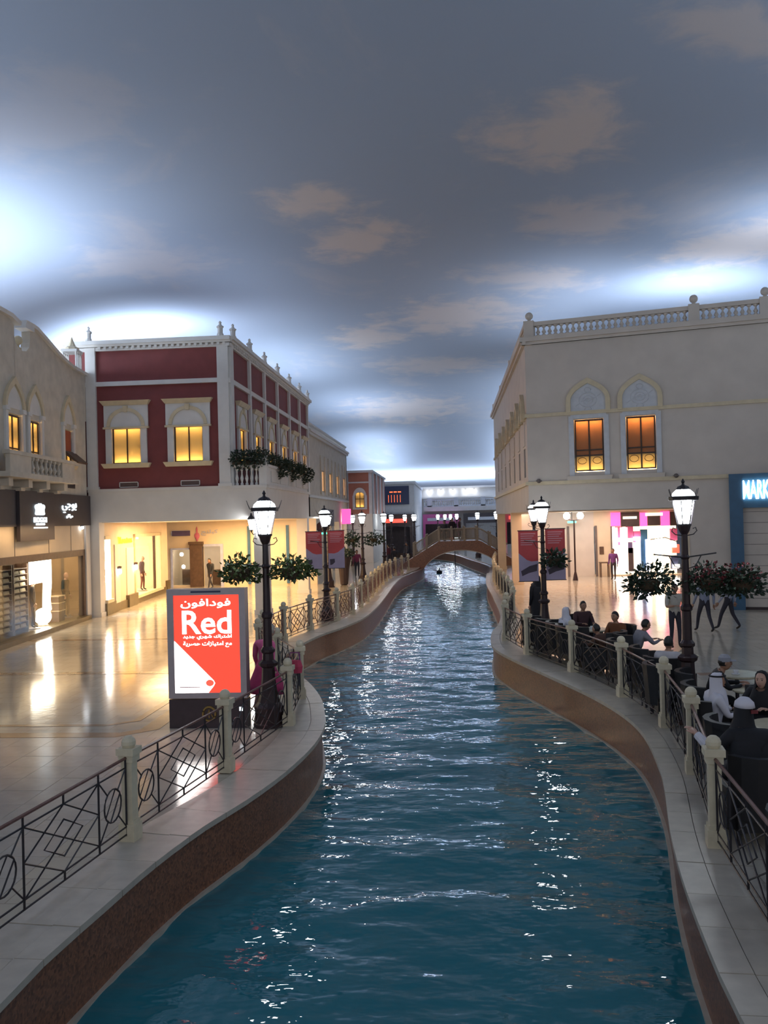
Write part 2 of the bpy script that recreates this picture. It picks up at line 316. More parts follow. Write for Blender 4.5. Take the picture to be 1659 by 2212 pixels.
def painted_sky():
    m, nt, b = nodes('painted_sky'); L = nt.links.new; N = nt.nodes.new
    b.inputs['Roughness'].default_value = 0.9; b.inputs['Specular IOR Level'].default_value = 0.1
    tc = N('ShaderNodeTexCoord'); mp = N('ShaderNodeMapping'); mp.inputs['Scale'].default_value = (0.13, 0.09, 0.0); L(tc.outputs['Object'], mp.inputs['Vector'])
    n1 = N('ShaderNodeTexNoise'); n1.inputs['Scale'].default_value = 1.0; n1.inputs['Detail'].default_value = 8; n1.inputs['Roughness'].default_value = 0.62; n1.inputs['Distortion'].default_value = 0.6; L(mp.outputs[0], n1.inputs['Vector'])
    n2 = N('ShaderNodeTexNoise'); n2.inputs['Scale'].default_value = 0.55; n2.inputs['Detail'].default_value = 7; n2.inputs['Roughness'].default_value = 0.62; n2.inputs['Distortion'].default_value = 0.4
    flat = N('ShaderNodeMapping'); flat.inputs['Scale'].default_value = (1, 1, 0); L(tc.outputs['Object'], flat.inputs['Vector']); L(flat.outputs[0], n2.inputs['Vector'])
    r1 = N('ShaderNodeMapRange'); r1.inputs[1].default_value = 0.56; r1.inputs[2].default_value = 0.74; r1.inputs[4].default_value = 0.62; L(n1.outputs['Fac'], r1.inputs[0])
    cur = r1.outputs[0]
    clouds = [(3.7, 28.7, 2.9, 3.6, 1.0, 0.0), (-5.0, 33.5, 2.2, 2.2, 1.0, 0.2), (-3.9, 38.5, 2.4, 3.6, 1.0, 0.5), (5.8, 37, 3.6, 3.2, .7, 0.3), (7.8, 23.2, 3.2, 1.3, .8, 0.7), (0.6, 54, 5.0, 6.0, .85, 0.4), (-5.2, 59, 3.2, 4.5, .9, 0.2),
              (-12.3, 25.5, 5.0, 3.2, .35, -0.5), (13.5, 42, 3.6, 5.0, .9, 0.6), (-4.2, 88, 7, 8, .8, 0.0), (4.5, 46, 4.5, 2.5, .7, 0.5), (-14, 40, 4, 3, .5, 0.2), (-1, 70, 6, 4, .7, 0.1)]
    for cx, cy, rx, ry, amp, rot in clouds:
        s = N('ShaderNodeMapping'); s.vector_type = 'TEXTURE'; s.inputs['Location'].default_value = (cx, cy, 0); s.inputs['Rotation'].default_value = (0, 0, rot); s.inputs['Scale'].default_value = (rx, ry, 1); L(flat.outputs[0], s.inputs['Vector'])
        ln = N('ShaderNodeVectorMath'); ln.operation = 'LENGTH'; L(s.outputs[0], ln.inputs[0])
        ad = N('ShaderNodeMath'); ad.operation = 'MULTIPLY_ADD'; ad.inputs[1].default_value = -2.2; L(n2.outputs['Fac'], ad.inputs[0]); L(ln.outputs['Value'], ad.inputs[2])
        mr = N('ShaderNodeMapRange'); mr.interpolation_type = 'SMOOTHSTEP'; mr.inputs[1].default_value = 0.02; mr.inputs[2].default_value = -0.80; mr.inputs[3].default_value = 0; mr.inputs[4].default_value = amp; L(ad.outputs[0], mr.inputs[0])
        mx = N('ShaderNodeMath'); mx.operation = 'MAXIMUM'; L(cur, mx.inputs[0]); L(mr.outputs[0], mx.inputs[1]); cur = mx.outputs[0]
    cr = N('ShaderNodeValToRGB'); e = cr.color_ramp.elements; e[0].color = (0.300, 0.336, 0.420, 1); e[1].color = (0.500, 0.435, 0.425, 1); e.new(0.45).color = (0.378, 0.372, 0.420, 1)
    L(cur, cr.inputs['Fac']); L(cr.outputs['Color'], b.inputs['Base Color']); return m
M['sky'] = painted_sky()

# ------------------------------------------------------------------ canal and floors
def crom(P, step=0.35):
    P = [Vector((p[0], p[1], 0)) for p in P]; out = []
    for i in range(len(P) - 1):
        a, b, c, d = P[max(i - 1, 0)], P[i], P[i + 1], P[min(i + 2, len(P) - 1)]
        n = max(1, int((c - b).length / step))
        for k in range(n):
            t = k / n
            out.append(0.5 * ((2 * b) + (c - a) * t + (2 * a - 5 * b + 4 * c - d) * t * t + (3 * b - a - 3 * c + d) * t ** 3))
    out.append(P[-1]); return out
def offset(P, d):
    out = []
    for i in range(len(P)):
        t = (P[min(i + 1, len(P) - 1)] - P[max(i - 1, 0)]).normalized(); out.append(P[i] + Vector((-t.y, t.x, 0)) * d)
    return out
def resample(P, L):
    out = [P[0].copy()]; acc = 0.0
    for i in range(1, len(P)):
        a = P[i - 1]; seg = (P[i] - a).length
        while acc + seg >= L:
            t = (L - acc) / seg; a = a.lerp(P[i], t); out.append(a.copy()); seg = (P[i] - a).length; acc = 0.0
        acc += seg
    return out
LEDGE = crom([(-3.75, -6), (-3.7, 2), (-3.61, 6.64), (-3.58, 7.45), (-3.48, 8.34), (-3.35, 9.42), (-3.12, 10.56), (-2.84, 11.52), (-2.55, 12.88), (-2.38, 14.4), (-2.40, 15.77), (-2.56, 16.83), (-2.83, 18.15), (-3.4, 20.0),
              (-4.3, 22.2), (-4.75, 24.3), (-4.6, 26.3), (-4.3, 28.4), (-3.85, 30.2), (-3.40, 33), (-3.24, 37.3), (-3.26, 43), (-3.33, 49.9), (-3.15, 56.5), (-2.3, 64), (-2.2, 67), (-2.3, 72), (-3.2, 79), (-7, 87), (-16, 93)])
REDGE = crom([(2.2, -6), (2.05, 2), (2.02, 5.4), (2.03, 6.6), (2.06, 7.2), (2.13, 8.0), (2.25, 9.08), (2.45, 10.38), (2.79, 12.12), (2.96, 13.23), (3.12, 14.9), (3.08, 16.3), (2.8, 18.0), (2.25, 20.14), (1.6, 22.5), (1.16, 24.5), (1.1, 26.3), (1.25, 28.4),
              (1.56, 30.5), (1.78, 33.8), (1.83, 40.6), (1.85, 49), (2.2, 57), (2.65, 64), (2.5, 69), (1.5, 77.5), (-0.5, 92), (-5, 98), (-16, 103)])
WZ = -0.82
def floor_strip(name, E, X):
    mb = MB()
    for i in range(len(E) - 1):
        a, b = E[i], E[i + 1]
        mb.add([(a.x, a.y, 0), (X, a.y, 0), (X, b.y, 0), (b.x, b.y, 0)], [(0, 1, 2, 3)])
    return mb
mb = floor_strip('floor', offset(LEDGE, 0.30), -33); mb.v = [(x, y, 0) for x, y, z in mb.v]
floorL = mb.build('floor', M['marble'], kind='structure')
mb = floor_strip('floor', offset(REDGE, -0.30), 33)
E2 = offset(REDGE, -0.30); mb.add([(E2[-1].x, E2[-1].y, 0), (33, E2[-1].y, 0), (33, 131, 0), (-33, 131, 0), (-33, E2[-1].y, 0)], [(0, 1, 2, 3, 4)])
floorR = mb.build('floor', M['marble'], kind='structure')
def wall_strip(E, z0, z1, th):
    mb = MB(); O = offset(E, th)
    for i in range(len(E) - 1):
        a, b, c, d = E[i], E[i + 1], O[i + 1], O[i]
        mb.add([(a.x, a.y, z0), (b.x, b.y, z0), (b.x, b.y, z1), (a.x, a.y, z1), (d.x, d.y, z0), (c.x, c.y, z0), (c.x, c.y, z1), (d.x, d.y, z1)], [(0, 1, 2, 3), (4, 7, 6, 5), (3, 2, 6, 7), (0, 4, 5, 1)])
    return mb
cwl = wall_strip(offset(LEDGE, 0.04), -1.4, -0.06, 0.24).build('wall_canal_left', M['mosaic'], kind='structure', smooth=False)
cwr = wall_strip(offset(REDGE, -0.04), -1.4, -0.06, -0.24).build('wall_canal_right', M['mosaic'], kind='structure', smooth=False)
# pale waterline ledge at the foot of each wall
wall_strip(offset(LEDGE, -0.01), -1.4, WZ + 0.03, 0.05).build('trim_1', M['coping'], kind='structure')
wall_strip(offset(REDGE, 0.01), -1.4, WZ + 0.03, -0.05).build('trim_2', M['coping'], kind='structure')
# coping: nosing stones and a row of paving slabs behind them, each a piece
def coping(E, sgn, side):
    root = link('coping_' + side, wall_strip(offset(E, sgn * 0.30), -0.05, 0.006, sgn * (0.05)).mesh('coping_bed', M['coping']), kind='structure')
    for (o0, o1, z1, L, name) in ((-0.03, 0.24, 0.022, 0.62, 'nosing_stone'), (0.248, 0.72, 0.016, 0.62, 'coping_slab')):
        A = [p for p in E if -1.5 < p.y < 62]
        inner = offset(E, sgn * o1); outer = offset(E, sgn * o0); idx = [i for i, p in enumerate(E) if 3.2 < p.y < 58]
        acc = 0; start = idx[0]; far = MB()
        for i in idx[1:]:
            acc += (E[i] - E[i - 1]).length
            lim = L if E[i].y < 34 else 1.2
            if acc >= lim - 0.02:
                g = 0.012; n = i - start; vs = []; fs = []
                for k in range(n + 1):
                    a = outer[start + k].copy(); b = inner[start + k].copy()
                    if k == 0: t = (outer[start + 1] - outer[start]).normalized(); a += t * g; b += t * g
                    for z in (-0.045, z1 + 0.002 * ((start * 7) % 3 - 1)): vs += [(a.x, a.y, z), (b.x, b.y, z)]
                for k in range(n):
                    q = 4 * k; fs += [(q + 2, q + 6, q + 7, q + 3), (q, q + 4, q + 6, q + 2), (q + 1, q + 3, q + 7, q + 5)]
                fs += [(0, 2, 3, 1), (4 * n, 4 * n + 1, 4 * n + 3, 4 * n + 2)]
                if E[i].y < 34: MB().add(vs, fs).build(name, M['coping'], root)
                else: far.add(vs, fs)
                start = i; acc = 0
        far.build(name, M['coping'], root, kind='stuff')
coping(LEDGE, 1, 'left'); coping(REDGE, -1, 'right')
# water
def water_mesh():
    xs = np.arange(-5.2, 4.6, 0.07); ys = [-1.0]
    while ys[-1] < 100: ys.append(ys[-1] + min(0.12, max(0.05, 0.0042 * ys[-1])))
    ys = np.array(ys); X, Y = np.meshgrid(xs, ys); Z = np.zeros_like(X); rs = np.random.RandomState(5)
    stp = np.clip(0.0042 * Y, 0.05, 0.12)
    for k in range(40):
        lam = 0.30 * (2.2 / 0.30) ** rs.rand(); th = rs.normal(PI / 2, 0.6); kk = 2 * PI / lam; a = 0.0023 * lam ** 0.72
        Z += a * np.clip((lam / np.maximum(stp, .07) - 2.5) / 2, 0, 1) * np.sin(kk * (X * math.cos(th) + Y * math.sin(th)) + rs.rand() * 6.28 + 0.6 * np.sin(X * 1.3 + Y * 0.31 + k))
    fade = np.clip(1.2 - Y / 150.0, 0.6, 1.0); Z = WZ + Z * fade
    nx, ny = len(xs), len(ys); V = np.stack([X, Y, Z], -1).reshape(-1, 3)
    i = (np.arange(ny - 1)[:, None] * nx + np.arange(nx - 1)[None, :]).ravel()
    Fq = np.stack([i, i + 1, i + nx + 1, i + nx], -1)
    me = bpy.data.meshes.new('water'); me.from_pydata(V.tolist(), [], Fq.tolist()); me.materials.append(M['water'])
    me.polygons.foreach_set('use_smooth', [True] * len(me.polygons)); return me
link('water', water_mesh(), kind='structure')
mb = MB(); mb.add([(-20, 84, WZ - .02), (4.5, 84, WZ - .02), (4.5, 106, WZ - .02), (-20, 106, WZ - .02)], [(0, 1, 2, 3)])
mb.build('water', M['water'], kind='structure')
# inlay bands and promenade tiles
def strip(pts, wd, name='trim_3', z=0.004):
    P = [Vector((a, b, 0)) for a, b in pts]; A = offset(P, wd / 2); B = offset(P, -wd / 2); mb = MB()
    for i in range(len(P) - 1): mb.hexa([(A[i].x, A[i].y, -.01), (B[i].x, B[i].y, -.01), (B[i + 1].x, B[i + 1].y, -.01), (A[i + 1].x, A[i + 1].y, -.01), (A[i].x, A[i].y, z), (B[i].x, B[i].y, z), (B[i + 1].x, B[i + 1].y, z), (A[i + 1].x, A[i + 1].y, z)])
    return mb.build(name, M['inlay'], kind='structure')
strip([(-20, 21.75), (-6.2, 21.6)], 0.34); strip([(-20, 16.05), (-6.5, 15.95), (-6.05, 16.3), (-6.0, 21.5)], 0.16, 'trim_4'); strip([(-20, 15.3), (-6.0, 15.2), (-5.55, 15.6), (-5.5, 34)], 0.34, 'trim_5')
strip([(5.5, 20.5), (14, 20.5)], 0.3, 'trim_6'); strip([(5.5, 15.5), (14, 15.5)], 0.25, 'trim_7'); strip([(-20, 28.0), (-6.2, 28.0)], 0.25, 'trim_8')
tme = {}
for i in range(13):
    for j in range(16):
        x1 = -4.62 - i * 0.6; y0 = 5.4 + j * 0.6
        if y0 > 14.6: continue
        k = (i * 7 + j * 3) % 4
        if k not in tme: tme[k] = MB().box(0.004, 0.596, 0.004, 0.596, -0.01, 0.004 + 0.0008 * k).mesh('floor_tile', M['tile'])
        t = link('floor_tile', tme[k], floorL); t.location = (x1 - 0.6, y0, 0)

# ------------------------------------------------------------------ painted ceiling vault
def vault(X, Y):
    z = 16.0
    if Y > 60: z -= 6.7 * min(1.35, ((Y - 60) / 62.0)) ** 2
    a = max(0.0, (abs(X) - 11.0) / 21.5); a = min(a, 1.0)
    return max(z * math.sqrt(max(0.0, 1 - a * a * a)), 0.0)
mb = MB(); xs = [-32.5 + 65.0 * i / 60 for i in range(61)]; ys = [-14 + 3.0 * j for j in range(49)]
for y in ys:
    for x in xs: mb.v.append((x, y, vault(x, y)))
for j in range(len(ys) - 1):
    for i in range(60): mb.f.append((j * 61 + i, j * 61 + i + 1, (j + 1) * 61 + i + 1, (j + 1) * 61 + i)); mb.m.append(0)
mb.build('ceiling', M['sky'], kind='structure', smooth=True)

# ------------------------------------------------------------------ lettering
AR = {'ا': ('\uFE8D', '\uFE8E', None, None), 'ب': ('\uFE8F', '\uFE90', '\uFE91', '\uFE92'), 'ت': ('\uFE95', '\uFE96', '\uFE97', '\uFE98'), 'ة': ('\uFE93', '\uFE94', None, None), 'ج': ('\uFE9D', '\uFE9E', '\uFE9F', '\uFEA0'),
      'ح': ('\uFEA1', '\uFEA2', '\uFEA3', '\uFEA4'), 'د': ('\uFEA9', '\uFEAA', None, None), 'ر': ('\uFEAD', '\uFEAE', None, None), 'ز': ('\uFEAF', '\uFEB0', None, None), 'ش': ('\uFEB5', '\uFEB6', '\uFEB7', '\uFEB8'),
      'ص': ('\uFEB9', '\uFEBA', '\uFEBB', '\uFEBC'), 'ف': ('\uFED1', '\uFED2', '\uFED3', '\uFED4'), 'ك': ('\uFED9', '\uFEDA', '\uFEDB', '\uFEDC'), 'ل': ('\uFEDD', '\uFEDE', '\uFEDF', '\uFEE0'), 'م': ('\uFEE1', '\uFEE2', '\uFEE3', '\uFEE4'),
      'ن': ('\uFEE5', '\uFEE6', '\uFEE7', '\uFEE8'), 'ه': ('\uFEE9', '\uFEEA', '\uFEEB', '\uFEEC'), 'و': ('\uFEED', '\uFEEE', None, None), 'ي': ('\uFEF1', '\uFEF2', '\uFEF3', '\uFEF4'), 'ع': ('\uFEC9', '\uFECA', '\uFECB', '\uFECC')}
def arabic(s):
    out = []
    for i, c in enumerate(s):
        if c not in AR: out.append(c); continue
        prev = i > 0 and s[i - 1] in AR and AR[s[i - 1]][2] is not None
        nxt = i < len(s) - 1 and s[i + 1] in AR and AR[c][2] is not None
        out.append(AR[c][3 if prev and nxt else 1 if prev else 2 if nxt else 0])
    return ''.join(reversed(out))
def text(s, F, u0, u1, z0, z1, d, th, m, name='lettering', parent=None, bold=0.0):
    c = bpy.data.curves.new('t', 'FONT'); c.body = s; c.resolution_u = 3; c.offset = bold
    o = bpy.data.objects.new('t', c); COL.objects.link(o)
    me = bpy.data.meshes.new_from_object(o.evaluated_get(bpy.context.evaluated_depsgraph_get())); bpy.data.objects.remove(o)
    V = np.array([v.co[:] for v in me.vertices]); lo = V.min(0); hi = V.max(0)
    bm = bmesh.new(); bm.from_mesh(me); bmesh.ops.remove_doubles(bm, verts=bm.verts, dist=1e-5)
    r = bmesh.ops.extrude_face_region(bm, geom=list(bm.faces))
    for g in r['geom']:
        if isinstance(g, bmesh.types.BMVert): g.co.z += 1.0
    for v in bm.verts:
        x = (v.co.x - lo[0]) / (hi[0] - lo[0]); y = (v.co.y - lo[1]) / (hi[1] - lo[1])
        v.co = F(u0 + (u1 - u0) * x, d + th * v.co.z, z0 + (z1 - z0) * y)
    bmesh.ops.recalc_face_normals(bm, faces=bm.faces); bm.to_mesh(me); bm.free(); me.materials.clear(); me.materials.append(m); me.name = name
    return link(name, me, parent)

# ------------------------------------------------------------------ window kits
def lit_niche(F, u0, u1, z0, z1, win, dep=0.30, lo='tubewarm', hi='tubewarm', top=True, tubes=True):
    mb = MB(); mb.fbox(F, u0 - .02, u1 + .02, z0 - .03, z1 + .03, -dep - .04, -dep)
    mb.fbox(F, u0 - .06, u0, z0, z1, -dep, -.10); mb.fbox(F, u1, u1 + .06, z0, z1, -dep, -.10); mb.fbox(F, u0 - .06, u1 + .06, z0 - .06, z0, -dep, -.10); mb.fbox(F, u0 - .06, u1 + .06, z1, z1 + .06, -dep, -.10)
    mb.build('niche', M['trim'], win)
    if tubes:
        MB().fbox(F, u0 + .04, u1 - .04, z0 + .01, z0 + .05, -dep + .06, -dep + .10).build('light_tube', M[lo], win)
        if top: MB().fbox(F, u0 + .04, u1 - .04, z1 - .04, z1 - .015, -dep + .06, -dep + .085).build('light_tube', M[hi], win)
def sash(mb, F, u0, u1, z0, z1, mids=1, bars=(), w=.045, d0=-.10, d1=-.03):
    mb.fbox(F, u0, u0 + w, z0, z1, d0, d1); mb.fbox(F, u1 - w, u1, z0, z1, d0, d1); mb.fbox(F, u0, u1, z0, z0 + w, d0, d1); mb.fbox(F, u0, u1, z1 - w, z1, d0, d1)
    for i in range(mids):
        c = u0 + (u1 - u0) * (i + 1) / (mids + 1); mb.fbox(F, c - w / 2, c + w / 2, z0, z1, d0, d1)
    for z in bars: mb.fbox(F, u0, u1, z - w / 2, z + w / 2, d0, d1)
    return mb
def panes(F, u0, u1, z0, z1, n, win, mname='pane', d=-.075):
    for i in range(n):
        a = u0 + (u1 - u0) * i / n; b = u0 + (u1 - u0) * (i + 1) / n
        MB().fbox(F, a + .02, b - .02, z0 + .02, z1 - .02, d, d + .008).build('pane', M[mname], win)
def red_window(F, c, parent, s=1.0, dark=False):
    u0, u1, z0, z1 = c - .60 * s, c + .60 * s, 6.24, 7.70
    win = sash(MB(), F, u0, u1, z0, z1, 1).build('window', M['wood'], parent)
    lit_niche(F, u0, u1, z0, z1, win); panes(F, u0, u1, z0, z1, 2, win)
    mb = MB()
    for a, b in ((c - .86 * s, u0), (u1, c + .86 * s)): mb.fbox(F, a, b, 6.24, 7.66, -.02, .09)
    mb.fbox(F, c - .92 * s, c + .92 * s, 7.72, 8.62, -.02, .08)
    mb.build('surround', M['trim'], win)
    MB().taper(F, c - .93 * s, c + .93 * s, 6.06, 6.24, -.02, .16, .09).build('window_sill', M['gold'], win)
    mb = MB(); mb.fbox(F, c - .95 * s, c + .95 * s, 7.66, 7.74, .0, .14); mb.taper(F, c - .93 * s, c + .93 * s, 8.62, 8.80, -.02, .12, .12)
    mb.build('window_hood', M['gold'], win)
    mb = MB(); mb.band(F, arc(c, 7.76, .80 * s, .76, 12), arc(c, 7.76, .66 * s, .62, 12), .07, .12); mb.taper(F, c - .07, c + .07, 8.34, 8.58, .07, .15, .03)
    mb.build('arch_moulding', M['gold'], win)
    return win
def finial(mb, F, u, d, z):
    x, y, _ = F(u, d, 0)
    mb.lathe([(.14, 0), (.14, .10), (.11, .12), (.11, .32), (.15, .36), (.15, .40), (.07, .45), (.05, .52), (.07, .56), (.02, .62)], (x, y, z), 8)

# ------------------------------------------------------------------ red palace with arcade (left)
FR = Frame((0, 35), (1, 0), (0, -1)); FS = Frame((-8.85, 0), (0, 1), (1, 0)); FT = Frame((-7.4, 0), (0, 1), (1, 0))
red = thing('red_palace', 'dark red two-storey building with white pilasters above a lit arcade', 'building', (-11.5, 45, 0))
cw = [(-13.13), (-10.55)]
sidec = [37.0, 39.95, 43.0, 46.3, 49.6, 52.8]
mb = MB(); wall_holes(mb, FR, -17.5, -8.85, 5.2, 11.0, [(c - .62, c + .62, 6.22, 7.72) for c in cw], -.25, 0)
wall_holes(mb, FS, 35.25, 54.4, 5.2, 11.0, [(c - .62, c + .62, 6.22, 7.72) for c in sidec], -.25, 0)
mb.box(-17.5, -8.85, 54.15, 54.4, 5.2, 11.0); mb.box(-17.5, -17.25, 35.25, 54.2, 5.2, 11.0); mb.box(-17.3, -9.05, 35.2, 54.2, 10.8, 10.9)
mb.build('wall', M['red'], red)
for c in cw: red_window(FR, c, red)
for c in sidec: red_window(FS, c, red, .92)
for c in (-13.08, -10.52):
    v = MB(); v.fbox(FR, c - .40, c + .40, 5.26, 5.29, 0, .03); v.fbox(FR, c - .40, c + .40, 5.46, 5.49, 0, .03); v.fbox(FR, c - .40, c - .37, 5.26, 5.49, 0, .03); v.fbox(FR, c + .37, c + .40, 5.26, 5.49, 0, .03)
    v = v.build('vent', M['trim'], red); g = MB()
    for k in range(5): g.fbox(FR, c - .37, c + .37, 5.295 + .034 * k, 5.315 + .034 * k, 0, .02)
    g.build('louvre', M['vent'], v)
def pil(F, c, hw, z0, z1, d=.12): MB().fbox(F, c - hw, c + hw, z0, z1, -.02, d).fbox(F, c - hw - .05, c + hw + .05, z0, z0 + .12, -.02, d + .03).build('pilaster', M['trim'], red)
pil(FR, -14.56, .21, 5.2, 11.0); pil(FR, -9.06, .23, 5.2, 11.0); MB().fbox(FR, -17.5, -15.6, 5.2, 11.0, -.02, .05).build('pilaster', M['trim'], red)
pil(FS, 35.2, .22, 5.2, 11.0)
for k in range(6): pil(FS, [38.5, 41.6, 44.75, 48.05, 51.3, 54.2][k], .13, 5.2, 11.0)
MB().fbox(FR, -17.5, -8.85, 9.42, 9.60, -.02, .10).fbox(FS, 34.9, 54.4, 9.38, 9.58, -.02, .10).build('string_course', M['trim'], red)
mb = MB()
for F, a, b in ((FR, -15.75, -8.7), (FS, 34.85, 54.6)):
    mb.fbox(F, a, b, 10.86, 11.0, -.1, .10); mb.fbox(F, a, b, 11.02, 11.10, -.15, .20); mb.fbox(F, a, b, 11.10, 11.26, -.2, .30)
mb.build('cornice', M['trim'], red)
mb = MB()
for k in range(23): mb.fbox(FR, -14.2 + .235 * k, -14.09 + .235 * k, 10.92, 11.03, .08, .17)
for k in range(60): mb.fbox(FS, 35.6 + .315 * k, 35.72 + .315 * k, 10.92, 11.03, .08, .17)
mb.build('dentil_row', M['trim'], red, kind='stuff')
for F, u, d in ((FR, -14.6, .1), (FR, -9.12, .1), (FR, -8.75, -.5), (FS, 38.5, .1), (FS, 41.6, .1), (FS, 44.75, .1), (FS, 48.05, .1), (FS, 51.3, .1), (FS, 54.2, .1)):
    mb = MB(); finial(mb, F, u, d, 11.26); mb.build('finial', M['trim'], red)
# arcade below: fascia beam, terrace, columns, ceiling
mb = MB(); mb.fbox(FR, -14.78, -7.4, 3.86, 5.16, -.30, .06); mb.fbox(FT, 35.3, 45.5, 3.86, 5.155, -.30, -.004); mb.box(-8.85, -7.45, 45.3, 45.6, 3.86, 5.2); mb.fbox(FS, 45.5, 54.4, 3.86, 5.16, -.3, 0)
mb.fbox(FR, -14.78, -7.36, 5.10, 5.22, -.3, .12); mb.fbox(FT, 35.3, 45.6, 5.10, 5.215, -.3, .06)
mb.build('fascia', M['stone'], red)
MB().box(-8.9, -7.45, 35.05, 45.5, 5.1, 5.2).build('terrace_floor', M['coping'], red)
MB().box(-17.6, -7.5, 35.25, 54.3, 3.84, 3.94).build('arcade_soffit', M['ceil'], red)
for x0, x1, y0, y1 in ((-14.78, -14.36, 34.95, 35.5), (-7.97, -7.42, 35.0, 35.6), (-7.97, -7.42, 44.9, 45.5), (-8.95, -8.4, 53.8, 54.4)):
    MB().box(x0, x1, y0, y1, 0, 3.86).box(x0 - .04, x1 + .04, y0 - .04, y1 + .04, 0, .18).build('arcade_column', M['stone'], red)
def balusters(mb, F, a, b, n, z0, z1, d, r=.055):
    h = z1 - z0
    for k in range(n):
        x, y, _ = F(a + (b - a) * (k + .5) / n, d, 0)
        mb.lathe([(r, 0), (r, .1 * h), (r * .5, .16 * h), (r * 1.1, .38 * h), (r * .45, .62 * h), (r * .5, .8 * h), (r, .86 * h), (r, h)], (x, y, z0), 8)
    return mb
# terrace parapet: end pier, balustrade on the front, panel on the side
bal = MB().fbox(FR, -8.8, -7.45, 5.95, 6.08, -.10, .05).fbox(FR, -7.68, -7.36, 5.2, 6.3, -.28, .08).fbox(FT, 35.2, 45.6, 5.95, 6.06, -.12, .05).fbox(FT, 45.3, 45.6, 5.2, 6.2, -.3, .05).build('parapet', M['trim'], red)
for k in range(5): balusters(MB(), FR, -8.7 + .2 * k, -8.5 + .2 * k, 1, 5.22, 5.95, -.03, .065).build('baluster', M['trim'], bal)
MB().fbox(FT, 35.3, 45.3, 5.2, 5.95, -.10, -.02).build('parapet_panel', M['trim'], bal)
for k in range(5): MB().fbox(FT, 36 + 1.95 * k, 37.5 + 1.95 * k, 5.36, 5.82, -.03, .01).build('raised_panel', M['stone'], bal)
# wall lantern on the corner column
wl = thing('wall_lantern', 'small lit lantern fixed to the white arcade corner column behind the near lamp', 'lantern', (-7.95, 34.8, 3.3))
MB().lathe([(.07, 0), (.13, .38), (.14, .40)], (-8.0, 34.75, 3.42), 8).build('lantern_glass', M['lamp'], wl)
MB().lathe([(.17, 0), (.15, .06), (.05, .16), (.02, .26)], (-8.0, 34.75, 3.83), 8).lathe([(.02, -.1), (.07, .0)], (-8.0, 34.75, 3.42), 8).build('lantern_cap', M['iron'], wl)
MB().tube([(-7.9, 35.0, 3.25), (-7.95, 34.85, 3.22), (-8.0, 34.75, 3.32)], .018).build('bracket', M['iron'], wl)

# ------------------------------------------------------------------ shops inside the left arcade
FL = Frame((-14.3, 34.64), (-1.53, 13.07), (13.07, 1.53))
mb = MB(); wall_holes(mb, FL, .75, 13.6, 0, 3.86, [(.9, 1.7, .62, 3.2), (6.0, 11.5, .30, 3.2)], -.25, 0, 0)
lw = mb.build('wall_left', M['beige'], kind='structure')
mb = MB()
for a, b, h, d in ((.78, 2.2, .5, .12), (2.2, 4.3, .36, .08), (4.3, 6.0, .55, .16), (6.0, 13.0, .30, .08), (12.9, 13.6, .62, .12)): mb.fbox(FL, a, b, 0, h, 0, d)
mb.build('baseboard_left', M['plinth'], kind='structure')
sw = thing('shop_window', 'tall bright yellow-lit shop window with a mannequin in the left arcade', 'shop window', FL(8.7, -.5, 0))
mb = MB(); mb.fbox(FL, 5.85, 6.05, .3, 3.3, -.02, .08); mb.fbox(FL, 11.4, 11.7, .3, 3.3, -.02, .08); mb.fbox(FL, 5.85, 11.7, 3.15, 3.3, -.02, .08); mb.fbox(FL, 5.85, 11.7, .26, .40, -.02, .16); mb.build('window_frame', M['gold'], sw)
MB().fbox(FL, 10.2, 10.45, .4, 3.15, -.06, .02).build('mullion', M['wood'], sw)
MB().fbox(FL, 5.6, 12.0, .25, 3.4, -2.2, -2.15).build('display_back', M['shopbright'], sw)  # back wall emits light itself, standing in for shop lighting
MB().fbox(FL, 5.6, 12.0, .28, .34, -2.2, -.06).fbox(FL, 5.6, 12, 3.3, 3.4, -2.2, -.26).fbox(FL, 5.5, 5.6, .28, 3.4, -2.2, -.26).fbox(FL, 12, 12.1, .28, 3.4, -2.2, -.26).build('display_case', M['beige'], sw)
MB().fbox(FL, 6.05, 11.4, .36, 3.15, -.05, -.04).build('pane', M['glass'], sw)
MB().fbox(FL, 7.6, 9.4, 3.02, 3.10, -.9, -.6).build('light_strip', M['shopwhite'], sw)
sw2 = thing('shop_window', 'narrow glaring vertical shop window beside the first arcade pillar', 'shop window', FL(1.3, -.3, 0))
MB().fbox(FL, .82, 1.78, .5, .64, -.02, .14).fbox(FL, 1.66, 1.82, .62, 3.25, -.02, .06).fbox(FL, .84, 1.8, 3.15, 3.3, -.02, .08).build('window_frame', M['gold'], sw2)
MB().fbox(FL, .9, 1.7, .62, 3.2, -.24, -.22).build('light_panel', M['shopbright'], sw2)
for z in (1.35, 1.9, 2.6): MB().fbox(FL, 1.0, 1.6, z, z + .28, -.20, -.08).build('spot_lamp', M['lamp'], sw2)
sg = text('Thorntons', FL, 3.0, 5.4, 2.92, 3.22, .02, .05, M['sigyellow'], 'shop_sign'); tag(sg, 'small yellow lettering on the cream shop wall in the left arcade', 'sign')
MB().fbox(FL, 2.4, 3.2, 0.36, 2.9, 0, .05).fbox(FL, 4.4, 5.7, .55, 2.7, 0, .05).build('wall_panel', M['ceil'], lw)
